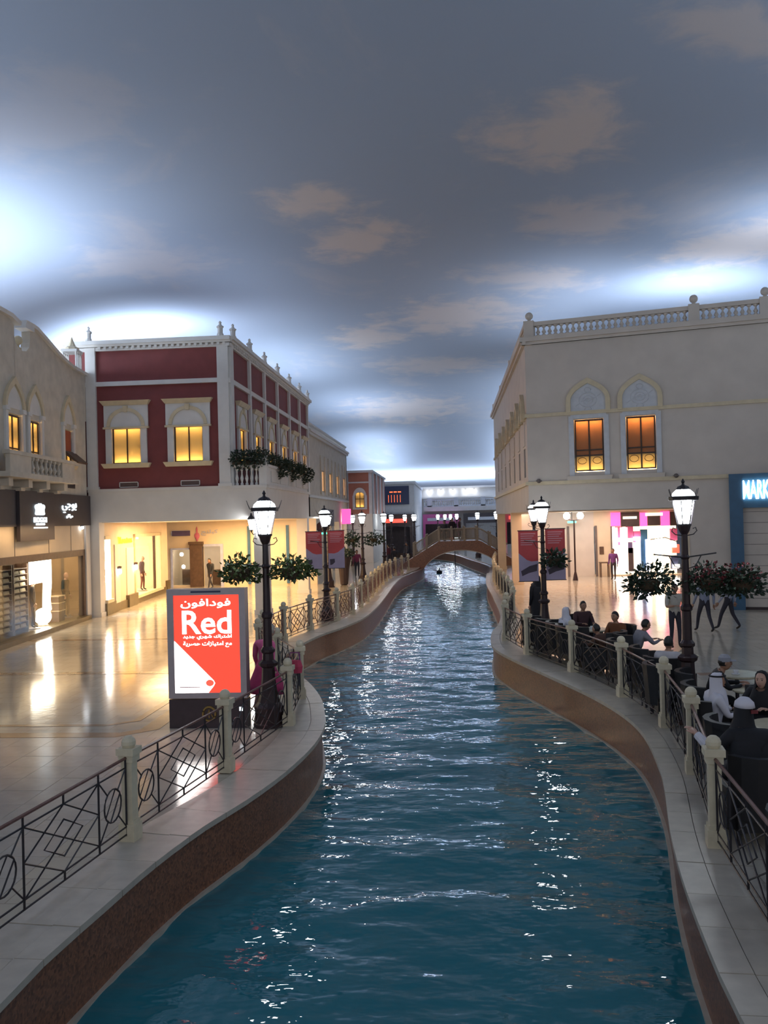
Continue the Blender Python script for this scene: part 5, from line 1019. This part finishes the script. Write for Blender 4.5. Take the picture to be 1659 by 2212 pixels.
# ------------------------------------------------------------------ people
def skin_mesh(J, E, Rr, seg_mat):
    names = list(J); me = bpy.data.meshes.new('sk'); me.from_pydata([J[n] for n in names], [(names.index(a), names.index(b)) for a, b in E], [])
    o = bpy.data.objects.new('sk', me); COL.objects.link(o); o.modifiers.new('s', 'SKIN'); sb = o.modifiers.new('u', 'SUBSURF'); sb.levels = 1; sb.render_levels = 1
    for i, n in enumerate(names):
        sv = me.skin_vertices[0].data[i]; r = Rr[n]; sv.radius = r if isinstance(r, tuple) else (r, r); sv.use_root = (n == 'pel')
    out = bpy.data.meshes.new_from_object(o.evaluated_get(bpy.context.evaluated_depsgraph_get())); bpy.data.objects.remove(o)
    mb = MB(); V = [v.co.copy() for v in out.vertices]; segs = [(Vector(J[a]), Vector(J[b]), m) for (a, b), m in seg_mat.items()]
    mb.v = [tuple(v) for v in V]
    for p in out.polygons:
        c = p.center; best = 1e9; bm_ = 0
        for a, b, m in segs:
            t = max(0, min(1, (c - a).dot(b - a) / max((b - a).length_squared, 1e-9))); d = (c - a - (b - a) * t).length
            if d < best: best = d; bm_ = m
        mb.f.append(tuple(p.vertices)); mb.m.append(bm_)
    return mb
def add_head(mb, c, yaw=0.0, s=1.0):
    n, m = 20, 14; vs = []; cy, sy = math.cos(yaw), math.sin(yaw)
    for i in range(m + 1):
        t = PI * i / m
        for k in range(n):
            a = 2 * PI * k / n; x = math.sin(t) * math.cos(a); y = math.sin(t) * math.sin(a); z = math.cos(t)
            px, py, pz = .074 * x, .092 * y, .118 * z
            if y > 0 and z < 0: px *= 1 + .22 * z; py *= 1 + .06 * z
            f = max(0, y) ** 6
            if abs(x) < .25 and -.32 < z < .12: py += .020 * f * (1 - abs(x) / .25) * (1 if z < -.05 else .55)
            if .14 < abs(x) < .50 and .0 < z < .24: py -= .007 * f ** .5
            vs.append((c[0] + s * (px * cy - py * sy), c[1] + s * (px * sy + py * cy), c[2] + s * pz))
    fs = [(i * n + k, i * n + (k + 1) % n, (i + 1) * n + (k + 1) % n, (i + 1) * n + k) for i in range(m) for k in range(n)]
    mb.add(vs, fs, 0)
    L = lambda x, y, z: (c[0] + s * (x * cy - y * sy), c[1] + s * (x * sy + y * cy), c[2] + s * z)
    for q in (-1, 1): mb.ball(L(.029 * q, .077, .012), .0085 * s, n=6, m=5, mi=4); mb.tube([L(.014 * q, .088, .032), L(.030 * q, .086, .036), L(.044 * q, .076, .030)], .0035 * s, 4, 4); mb.ball(L(.076 * q, .0, -.005), .012 * s, .02 * s, .03 * s, 6, 5, 0)
    mb.ball(L(0, .086, -.062), .022 * s, .008 * s, .007 * s, 8, 5, 5)
def add_hand(mb, w, d, up, s=1.0, mi=0):
    d = Vector(d).normalized(); up = Vector(up); side = d.cross(up).normalized(); nrm = side.cross(d).normalized(); w = Vector(w)
    q = [w + d * .0 + side * sx * .026 + nrm * nz * .014 for sx, nz in ((-1, -1), (1, -1), (1, 1), (-1, 1))] + [w + d * .085 * s + side * sx * .040 + nrm * nz * .012 for sx, nz in ((-1, -1), (1, -1), (1, 1), (-1, 1))]
    mb.hexa(q, mi)
    for k, L in enumerate((.066, .078, .074, .058)):
        b = w + d * .08 * s + side * (-.030 + .020 * k); mb.tube([b, b + d * L * .5 - nrm * .006, b + d * L * .85 - nrm * .024, b + d * L - nrm * .034], .0098, 6, mi, .007)
    b = w + d * .025 + side * -.034; mb.tube([b, b + d * .03 - side * .022, b + d * .062 - side * .028 - nrm * .012], .0115, 6, mi, .008)
EDGES = [('pel', 'spi'), ('spi', 'che'), ('che', 'nec'), ('nec', 'hed')]
for s in 'LR': EDGES += [('che', 'sh' + s), ('sh' + s, 'el' + s), ('el' + s, 'wr' + s), ('pel', 'hi' + s), ('hi' + s, 'kn' + s), ('kn' + s, 'an' + s), ('an' + s, 'to' + s)]
RAD = dict(pel=(.155, .12), spi=(.145, .11), che=(.17, .12), nec=.064, hed=.056)
for s in 'LR': RAD.update({'sh' + s: .078, 'el' + s: .050, 'wr' + s: .030, 'hi' + s: .092, 'kn' + s: .062, 'an' + s: .042, 'to' + s: .036})
def limbs(pel, che, nec, hed, arms, legs):
    J = dict(pel=pel, spi=tuple((Vector(pel) * .5 + Vector(che) * .5)), che=che, nec=nec, hed=hed)
    for s, (a, l) in zip('LR', zip(arms, legs)):
        J['sh' + s], J['el' + s], J['wr' + s] = a; J['hi' + s], J['kn' + s], J['an' + s], J['to' + s] = l
    return J
def arms_dn(z=1.40, sw=0.0): return [[(-.20, 0, z), (-.25, -.03 + sw * .5, z - .29), (-.25, .06 + sw, z - .54)], [(.20, 0, z), (.25, -.03 - sw * .5, z - .29), (.25, .06 - sw, z - .54)]]
def legs_st(st=0.0): return [[(-.095, 0, .90), (-.10, .03 + st * .55, .49 + abs(st) * .02), (-.10, st, .085), (-.11, st + .14, .035)], [(.095, 0, .90), (.10, .03 - st * .35, .49), (.10, -st, .085 + max(0, st) * .12), (.11, -st + .13, .035)]]
def legs_sit(w=.11): return [[(-w, .04, .52), (-w - .03, .44, .52), (-w - .03, .42, .09), (-w - .04, .56, .04)], [(w, .04, .52), (w + .03, .44, .52), (w + .03, .40, .09), (w + .04, .54, .04)]]
POSES = {
    'stand': limbs((0, 0, .95), (0, .0, 1.32), (0, .01, 1.47), (0, .02, 1.56), arms_dn(), legs_st(.04)),
    'walk': limbs((0, 0, .93), (0, .02, 1.30), (0, .04, 1.45), (0, .06, 1.54), arms_dn(1.38, .16), legs_st(.30)),
    'photo': limbs((0, 0, .95), (0, -.02, 1.32), (0, .01, 1.47), (0, .03, 1.56), [[(-.20, 0, 1.40), (-.27, .10, 1.14), (-.15, .32, 1.18)], [(.20, 0, 1.40), (.27, .10, 1.14), (.15, .32, 1.18)]], legs_st(.05)),
    'sit': limbs((0, 0, .53), (0, .02, .92), (0, .05, 1.06), (0, .07, 1.15), [[(-.20, .02, 1.0), (-.26, .12, .76), (-.16, .36, .78)], [(.20, .02, 1.0), (.26, .12, .76), (.16, .36, .78)]], legs_sit()),
    'lean': limbs((0, 0, .53), (0, .16, .88), (0, .24, 1.00), (0, .29, 1.08), [[(-.20, .18, .96), (-.28, .34, .76), (-.14, .55, .80)], [(.20, .18, .96), (.28, .34, .76), (.14, .55, .80)]], legs_sit()),
    'reach': limbs((0, 0, .53), (-.03, .04, .92), (-.04, .08, 1.06), (-.05, .11, 1.15), [[(-.22, .05, 1.0), (-.38, .10, .82), (-.47, .30, .95)], [(.19, .03, 1.0), (.26, .16, .76), (.14, .38, .80)]], legs_sit()),
    'astride': limbs((0, 0, .93), (0, .06, 1.30), (0.03, .10, 1.45), (.05, .13, 1.54), arms_dn(1.38, .06), [[(-.10, 0, .89), (-.20, .06, .48), (-.27, .0, .085), (-.30, .13, .035)], [(.10, 0, .89), (.20, .06, .48), (.27, .02, .085), (.30, .15, .035)]]),
}
BODY = {}
def body_mesh(pose, longsleeve=True, skirt=False):
    key = (pose, longsleeve, skirt)
    if key in BODY: return BODY[key]
    J = POSES[pose]; sm = {('pel', 'spi'): 1, ('spi', 'che'): 1, ('che', 'nec'): 1, ('nec', 'hed'): 0}
    for s in 'LR': sm.update({('che', 'sh' + s): 1, ('sh' + s, 'el' + s): 1, ('el' + s, 'wr' + s): 1 if longsleeve else 0, ('pel', 'hi' + s): 2, ('hi' + s, 'kn' + s): 2, ('kn' + s, 'an' + s): 0 if skirt else 2, ('an' + s, 'to' + s): 3})
    mb = skin_mesh(J, EDGES, RAD, sm); h = Vector(J['hed']); add_head(mb, tuple(h + Vector((0, .02, .065))), 0.0, 1.06)
    for s in 'LR':
        d = Vector(J['wr' + s]) - Vector(J['el' + s]); add_hand(mb, J['wr' + s], d, (0, 0, 1) if abs(d.normalized().z) < .8 else ((1, 0, 0) if s == 'L' else (-1, 0, 0)))
    me = mb.mesh('body', [M['skin']] * 6, smooth=True, recalc=True); BODY[key] = (me, h + Vector((0, .02, .068))); return BODY[key]
CLOTH = {}
def cloth(rgb):
    if rgb not in CLOTH: CLOTH[rgb] = mat('cloth_%d' % len(CLOTH), rgb, .85, .10, 9)
    return CLOTH[rgb]
def hair_part(t, h, m='hair', longh=False):
    mb = MB(); n = 18; R = []
    for i in range(13):
        a = PI / 2 - (PI * .62) * i / 12
        R.append(((h.x, h.y - .004 - .012 * i / 12, h.z + .136 * math.sin(a)), max(.004, .088 * math.cos(a) if a > -.2 else .079), max(.004, .106 * math.cos(a) if a > -.2 else .088)))
    R = [(c, rx, ry) for c, rx, ry in R]
    vs = []; fs = []
    for c, rx, ry in R:
        for k in range(n):
            g = 2 * PI * k / n; front = max(0.0, math.sin(g)); yy = c[1] + ry * math.sin(g) * (1 - .85 * front * min(1, max(0.0, (h.z + .066 - c[2]) / .035)))
            vs.append((c[0] + rx * math.cos(g), yy, c[2]))
    for i in range(len(R) - 1):
        for k in range(n): fs.append((i * n + k, i * n + (k + 1) % n, (i + 1) * n + (k + 1) % n, (i + 1) * n + k))
    mb.add(vs, fs)
    if longh: mb.loft([((h.x, h.y - .05, h.z + .02), .085, .06), ((h.x, h.y - .07, h.z - .12), .09, .05), ((h.x, h.y - .08, h.z - .26), .06, .03)], 10)
    mb.build('hair', M[m] if isinstance(m, str) else m, t, smooth=True)
def scarf_part(t, h, m, name='headscarf', agal=False, drop=.34):
    mb = MB(); n = 20; vs = []; fs = []; P = [(.13, .02, .03), (.118, .055, .07), (.08, .082, .104), (.02, .092, .112), (-.06, .098, .112), (-.13, .115, .115), (-.13 - drop * .4, .17, .135), (-.13 - drop * .75, .20, .145)]
    for z, rx, ry in P:
        for k in range(n):
            g = 2 * PI * k / n; fr = max(0.0, math.sin(g)); y = h.y - .01 + ry * math.sin(g)
            if -.10 < z < .10: y -= .062 * fr ** 2
            vs.append((h.x + rx * math.cos(g) * (1 + .03 * math.sin(5 * g) * (z < -.1)), y, h.z + z + (.0 if z > -.1 else .015 * math.sin(3 * g))))
    for i in range(len(P) - 1):
        for k in range(n):
            zmid = (P[i][0] + P[i + 1][0]) / 2
            if -.13 < zmid < .06 and math.sin(2 * PI * (k + .5) / n) > .82: continue
            fs.append((i * n + k, i * n + (k + 1) % n, (i + 1) * n + (k + 1) % n, (i + 1) * n + k))
    mb.add(vs, fs); mb.build(name, m, t, smooth=True)
    if agal: MB().tube([(h.x + .094 * math.cos(a), h.y - .01 + .112 * math.sin(a), h.z + .082) for a in [2 * PI * k / 20 for k in range(20)]], .013, 6, closed=True).build('head_cord', M['blackcloth'], t)
def robe_part(t, pose, m):
    J = {k: Vector(v) for k, v in POSES[pose].items()}; mb = MB()
    if pose in ('sit', 'lean', 'reach'):
        p, c = J['pel'], J['che']
        mb.loft([((c.x, c.y, c.z + .10), .10, .08), ((c.x, c.y, c.z + .03), .21, .14), ((c.x, c.y + .01, c.z - .16), .22, .17), ((p.x, p.y + .03, p.z + .10), .25, .21), ((p.x, p.y + .02, p.z - .06), .26, .23)], 18)
        k = (J['knL'] + J['knR']) / 2; a = (J['anL'] + J['anR']) / 2
        rings = [(Vector((p.x, p.y + .08, p.z + .04)), .25, .14), (Vector((k.x, k.y * .6, k.z + .03)), .25, .13), (Vector((k.x, k.y - .02, k.z + .02)), .24, .12)]
        vs = []; fs = []; n = 16
        for cc, rx, rz in rings:
            for q in range(n): g = 2 * PI * q / n; vs.append((cc.x + rx * math.cos(g), cc.y, cc.z + rz * math.sin(g)))
        for i in range(2):
            for q in range(n): fs.append((i * n + q, i * n + (q + 1) % n, (i + 1) * n + (q + 1) % n, (i + 1) * n + q))
        fs += [tuple(range(n)), tuple(2 * n + q for q in range(n))]; mb.add(vs, fs)
        mb.loft([((k.x, k.y - .02, k.z + .06), .23, .12), ((a.x, a.y - .01, .30), .25, .14), ((a.x, a.y, .06), .28, .17)], 18)
    else:
        mb.loft([((0, .0, 1.44), .11, .08), ((0, .0, 1.38), .22, .13), ((0, .0, 1.15), .20, .16), ((0, 0, .92), .23, .18), ((0, 0, .5), .25, .21), ((0, 0, .04), .30, .26)], 20)
    mb.build('robe', m, t, smooth=True)
def person(label, loc, rz, pose, top, bottom, skin='skin', hair='hair', extra=None, sleeve=True, skirt=False, scale=1.0, group=None):
    t = thing('person', label, 'person', (0, 0, 0), group); me, h = body_mesh(pose, sleeve, skirt); o = link('body', me, t)
    for i, m in enumerate((M[skin], top, bottom, M['shoe'], M['eye'], M['lips'])): o.material_slots[i].link = 'OBJECT'; o.material_slots[i].material = m
    if extra: extra(t, h)
    if hair: hair_part(t, h, hair)
    t.location = loc; t.rotation_euler = (0, 0, rz); t.scale = (scale,) * 3; return t
K = cloth; BLK = M['blackcloth']; WHT = M['whitecloth']; DN = K((.035, .032, .045))
def abaya(pose, scarf=BLK):
    def f(t, h): robe_part(t, pose, BLK); scarf_part(t, h, scarf)
    return f
def thobe(pose, agal=True):
    def f(t, h): robe_part(t, pose, WHT); scarf_part(t, h, WHT, 'ghutra', agal)
    return f
def ghutra_only(t, h): scarf_part(t, h, WHT, 'ghutra', True, .30)
def cap(m):
    def f(t, h): MB().loft([((h.x, h.y - .01, h.z + .02), .088, .104), ((h.x, h.y - .01, h.z + .09), .084, .10), ((h.x, h.y - .01, h.z + .135), .05, .06), ((h.x, h.y - .01, h.z + .142), .01, .01)], 16).box(h.x - .06, h.x + .06, h.y + .06, h.y + .17, h.z + .03, h.z + .042).build('cap', m, t, smooth=False)
    return f
# cafe guests along the right railing, from far to near
person('person in white robe and white headcloth seated at the farthest cafe table', (2.78, 22.7, 0), -PI / 2 + .3, 'sit', WHT, WHT, extra=thobe('sit', False), hair=None)
person('person in dark maroon top seated facing the canal, broad shoulders lit from behind', (3.42, 23.9, .04), PI + .3, 'sit', K((.06, .025, .03)), DN)
person('small dark seated person leaning over the second cafe table', (3.52, 20.70, -.04), .9, 'lean', K((.09, .04, .025)), DN, scale=.92)
person('person in brown orange top seated between two dark heads', (3.92, 21.6, 0), PI * .75, 'sit', K((.16, .055, .02)), DN)
person('person in grey shirt with black hair leaning right, back to the canal', (4.02, 20.2, .02), -PI / 2 + .25, 'lean', K((.20, .19, .22)), DN)
person('person in pale grey shirt seated behind the railing left of the near right lamp', (4.0, 17.0, 0), -.6, 'sit', K((.42, .40, .43)), DN)
person('person in black with a grey cap bending at the cream cafe table', (4.22, 15.25, 0), -PI / 2 - .2, 'lean', BLK, BLK, extra=cap(K((.30, .30, .34))))
person('person in white top and white headcloth with black cord at the railing', (3.72, 13.15, 0), -PI / 2 + .1, 'sit', WHT, BLK, extra=ghutra_only, hair=None)
person('person in black cloak seated across the near cafe table', (4.66, 13.55, 0), PI * .80, 'lean', BLK, BLK, 'skinlight', extra=abaya('lean'), hair=None, scale=1.05)
nw = person('nearest seated person in black with white cuff and cap, arm on the railing', (3.36, 10.30, .02), .10, 'reach', BLK, BLK, 'skinlight', extra=abaya('reach'), hair=None, scale=1.12)
J = POSES['reach']; a = Vector(J['elL']); b = Vector(J['wrL']); MB().tube([a.lerp(b, .35), a.lerp(b, .62), a.lerp(b, .98)], .055, 10, r1=.043).build('cuff', WHT, nw, label='white shirt cuff')
h = BODY[('reach', True, False)][1]; MB().loft([((h.x + .01, h.y - .02, h.z + .05), .10, .122), ((h.x + .01, h.y - .02, h.z + .10), .09, .11), ((h.x + .01, h.y - .03, h.z + .145), .045, .06), ((h.x, h.y - .03, h.z + .15), .01, .01)], 16).build('white_cap', WHT, nw, smooth=True, label='white cap'); MB().box(h.x + .03, h.x + .10, h.y - .135, h.y - .11, h.z + .0, h.z + .035).build('red_trim', M['flower'], nw, label='red trim')
# standing and walking
person('person in long black robe and headscarf standing below the right banners', (2.62, 27.6, 0), .4, 'stand', BLK, BLK, 'skinlight', extra=abaya('stand'), hair=None, scale=1.05)
person('person in cream shirt and dark trousers standing behind the near right lamp', (5.98, 24.45, 0), PI + .2, 'photo', K((.46, .42, .36)), DN, sleeve=False)
person('person in blue grey shirt walking behind the flower baskets, middle of three', (7.65, 27.6, 0), .25, 'walk', K((.24, .26, .34)), DN)
person('person in pale blue shirt striding away, rightmost of the three walkers', (8.52, 28.1, 0), .9, 'walk', K((.36, .38, .48)), DN)
person('person in purple shirt standing at the pink boutique entrance', (8.92, 49.8, 0), 2.6, 'stand', K((.14, .04, .20)), DN)
person('person in black jacket standing before the boutique in the left arcade', (-13.7, 49.0, 0), 2.7, 'walk', K((.02, .02, .025)), DN)
person('person in pink jacket and magenta skirt standing behind the near left lamp', (-3.66, 16.75, 0), -.5, 'astride', K((.62, .12, .28)), K((.50, .05, .16)), 'skinlight', hair=K((.35, .31, .27)), skirt=True,
       extra=lambda t, h: MB().loft([((0, .02, 1.02), .17, .13), ((0, .02, .88), .23, .18), ((0, .03, .60), .38, .26), ((0, .03, .42), .42, .28)], 18).build('skirt', K((.50, .05, .16)), t, smooth=True))
bag = thing('handbag', 'pink handbag hanging on the railing right of the near left lamp', 'bag', (-2.99, 16.3, .9)); MB().loft([((-3.0, 16.35, .86), .13, .06), ((-3.0, 16.35, .98), .15, .07), ((-3.0, 16.35, 1.10), .11, .05)], 12).build('pouch', K((.55, .06, .12)), bag); MB().tube([(-3.1, 16.35, 1.09), (-3.08, 16.35, 1.24), (-2.92, 16.35, 1.24), (-2.9, 16.35, 1.09)], .012).build('strap', K((.25, .05, .20)), bag)
for k, (x, y, z, pz, c, lab) in enumerate(((-.55, 68.2, 1.75, 'stand', (.02, .02, .025), 'dark-clothed person on the footbridge, leftmost of the group'), (.05, 68.6, 1.92, 'stand', (.03, .015, .02), 'dark-clothed person on the footbridge crown, middle of the group'), (.62, 68.1, 1.92, 'stand', (.05, .02, .02), 'person in dark red on the footbridge crown, right of the group'), (3.55, 67.9, 1.05, 'walk', (.02, .02, .03), 'dark-clothed person on the right ramp of the footbridge'),
        (-4.1, 62.5, 0, 'walk', (.02, .015, .02), 'dark-clothed walker on the left bank before the footbridge'), (-4.9, 68, 0, 'stand', (.10, .02, .03), 'person in red on the left bank near the footbridge'), (-3.7, 73, 0, 'walk', (.03, .03, .04), 'dark walker on the left bank behind the footbridge'), (-6.2, 57, 0, 'stand', (.20, .03, .08), 'person in magenta on the left bank behind the railing'))):
    person(lab, (x, y, z), 2.4 + k, pz, K(c), DN)
# mannequins in the shop windows
def mannequin(label, loc, rz, top, bot, skin='skinlight'):
    t = thing('mannequin', label, 'mannequin', (0, 0, 0)); me, h = body_mesh('stand'); o = link('body', me, t)
    for i, m in enumerate((M[skin], top, bot, M['shoe'], M[skin], M[skin])): o.material_slots[i].link = 'OBJECT'; o.material_slots[i].material = m
    MB().lathe([(.26, 0), (.26, .02)], (0, 0, -.02), 16).build('base_plate', M['boxgrey'], t); t.location = loc; t.rotation_euler = (0, 0, rz)
def mloc(F, u, d, z): return F(u, d, z)
mannequin('mannequin in a dark dress in the yellow-lit arcade window', mloc(FL, 9.6, -.5, .38), -PI / 2, K((.10, .06, .09)), K((.16, .06, .05)))
mannequin('mannequin in a dark grey suit in the menswear window right of the white banner', mloc(FG, 7.05, -.55, .18), -PI / 2, K((.05, .045, .035)), K((.05, .045, .035)))
mannequin('mannequin in a black suit in front of the shirt shelves', mloc(FG, 3.45, -.45, .18), -PI / 2 + .5, K((.02, .018, .02)), K((.03, .025, .025)))
dc = thing('display_cabinet', 'small wooden display steps between banner and suit mannequin in the menswear window', 'cabinet', mloc(FG, 5.75, -.4, .16))
MB().fbox(FG, 5.45, 6.05, .16, 1.1, -.6, -.25).build('carcass', M['brownwood'], dc)
for z in (.55, .85, 1.1): MB().fbox(FG, 5.43, 6.07, z, z + .03, -.62, -.22).build('shelf', M['gold'], dc)

# ------------------------------------------------------------------ cafe furniture
def armchair_proto():
    t = thing('armchair', '', 'armchair', (0, 0, 0))
    MB().taper(lambda u, d, z: (u, d, z), -.34, .34, .16, .44, -.30, .34, .02).build('seat', M['black'], t)
    mb = MB()
    for k in range(6):
        a0 = PI + .35 + (PI - .7) * k / 6; a1 = PI + .35 + (PI - .7) * (k + 1) / 6; q = lambda a, r, z, l=0: (r * math.cos(a), -.02 + r * .95 * math.sin(a) - l, z)
        mb.hexa([q(a0, .33, .3), q(a1, .33, .3), q(a1, .43, .3), q(a0, .43, .3), q(a0, .34, 1.0, .05), q(a1, .34, 1.0, .05), q(a1, .43, 1.0, .05), q(a0, .43, 1.0, .05)])
    mb.build('backrest', M['black'], t)
    for s in (-1, 1): MB().box(min(.33 * s, .43 * s), max(.33 * s, .43 * s), -.22, .34, .18, .64).build('arm', M['black'], t)
    for sx in (-.33, .33):
        for sy in (-.26, .28): MB().lathe([(.02, 0), (.028, .18)], (sx, sy, 0), 8).build('leg', M['iron'], t)
    return t
ARM = armchair_proto(); first = True
for x, y, rz, lab in ((2.78, 22.62, -PI / 2 + .3, 'black armchair under the white-robed guest'), (3.42, 23.9, PI + .3, 'black armchair under the guest in maroon'), (3.50, 20.66, .9, 'black armchair under the small dark guest'), (3.92, 21.6, PI * .75, 'black armchair under the guest in brown orange'), (4.02, 20.2, -PI / 2 + .25, 'black armchair under the guest in grey shirt'),
                      (4.0, 17.0, -.6, 'black armchair under the guest in pale grey'), (4.18, 15.25, -PI / 2 - .2, 'black armchair under the guest with grey cap'), (3.76, 13.15, -PI / 2 + .1, 'black armchair under the guest with corded headcloth'), (4.66, 13.60, PI * .80, 'black armchair under the cloaked guest across the table'), (3.36, 10.25, .10, 'black armchair under the nearest guest'),
                      (2.55, 23.5, -.3, 'empty black armchair behind the railing, first past the abaya'), (3.25, 21.75, -1.2, 'empty black armchair behind the second railing bay'), (3.72, 19.2, -1.4, 'empty black armchair behind the third railing bay, farther one'), (3.98, 18.1, -1.5, 'empty black armchair behind the third railing bay, nearer one'), (2.30, 24.35, -1.0, 'empty black armchair beside the black-robed standing person'), (2.95, 22.0, -1.2, 'empty black armchair between the white-robed guest and the second bay'), (3.82, 16.1, -1.55, 'empty black armchair behind the fourth railing bay'), (4.0, 14.15, -1.6, 'empty black armchair behind the fifth railing bay'), (3.68, 11.75, -1.5, 'empty black armchair between the two nearest railing guests'), (3.22, 8.1, -1.4, 'empty black armchair closest to the camera at the railing')):
    place(ARM, not first, (x, y, 0), rz, lab, 'black cafe armchairs'); first = False
def table_proto():
    t = thing('cafe_table', '', 'table', (0, 0, 0)); MB().lathe([(.40, .72), (.42, .735), (.42, .755), (.40, .765)], n=24).build('table_top', M['tabletop'], t); MB().lathe([(.05, .05), (.035, .12), (.035, .72)], n=10).build('column', M['iron'], t); MB().lathe([(.26, 0), (.24, .03), (.06, .06)], n=16).build('foot', M['iron'], t); return t
TAB = table_proto(); first = True
for x, y, lab in ((3.52, 22.85, 'farthest cafe table beside the white-robed guest'), (4.0, 20.95, 'cafe table between the orange and grey guests'), (4.55, 18.5, 'cafe table behind the third railing bay'), (5.05, 16.3, 'cream cafe table right of the near right lamp'), (4.95, 14.9, 'cafe table in front of the guest with grey cap'), (4.42, 12.40, 'nearest cafe table holding plates')):
    place(TAB, not first, (x, y, 0), 0, lab, 'round cafe tables'); first = False
def cup_proto():
    t = thing('coffee_cup', '', 'cup', (0, 0, 0)); MB().lathe([(.07, 0), (.075, .012), (.02, .014)], n=16).build('saucer', M['porcelain'], t); MB().lathe([(.025, .015), (.042, .05), (.045, .075), (.038, .075), (.022, .03)], n=14).build('cup', M['porcelain'], t); MB().tube([(.04, 0, .06), (.07, 0, .055), (.065, 0, .03), (.035, 0, .028)], .005, 5).build('handle', M['porcelain'], t); return t
CUP = cup_proto(); first = True
for x, y, lab in ((4.34, 12.25, 'white cup on the nearest cafe table'), (4.85, 14.8, 'white cup on the table before the guest with grey cap'), (5.0, 16.2, 'white cup on the cream table by the lamp'), (4.5, 18.4, 'white cup on the table behind the third bay'), (3.9, 20.9, 'white cup between the orange and grey guests'), (3.5, 22.8, 'white cup on the farthest table')):
    place(CUP, not first, (x, y, .765), .4, lab, 'coffee cups on the cafe tables'); first = False
pl = thing('plate', 'shiny white plate on the nearest cafe table', 'plate', (4.55, 12.55, .765)); MB().lathe([(.06, 0), (.12, .012), (.125, .018), (.06, .008)], (4.55, 12.55, .765), 20).build('dish', M['porcelain'], pl)
tr = thing('phone', 'bright glass-topped phone lying on the nearest cafe table', 'phone', (4.54, 12.25, .765)); MB().box(4.50, 4.58, 12.18, 12.33, .765, .775).build('phone_body', M['sign'], tr); MB().box(4.505, 4.575, 12.19, 12.32, .775, .777).build('screen', M['shopcool'], tr)
hb = thing('black_bag', 'black bag standing on the floor by the nearest armchair', 'bag', (3.25, 8.9, 0)); MB().loft([((3.3, 8.95, 0.006), .18, .10), ((3.3, 8.95, .2), .2, .11), ((3.3, 8.95, .32), .15, .06)], 14).build('pouch', M['black'], hb); MB().tube([(3.2, 8.95, .3), (3.22, 8.95, .48), (3.38, 8.95, .48), (3.4, 8.95, .3)], .012).build('strap', M['black'], hb)
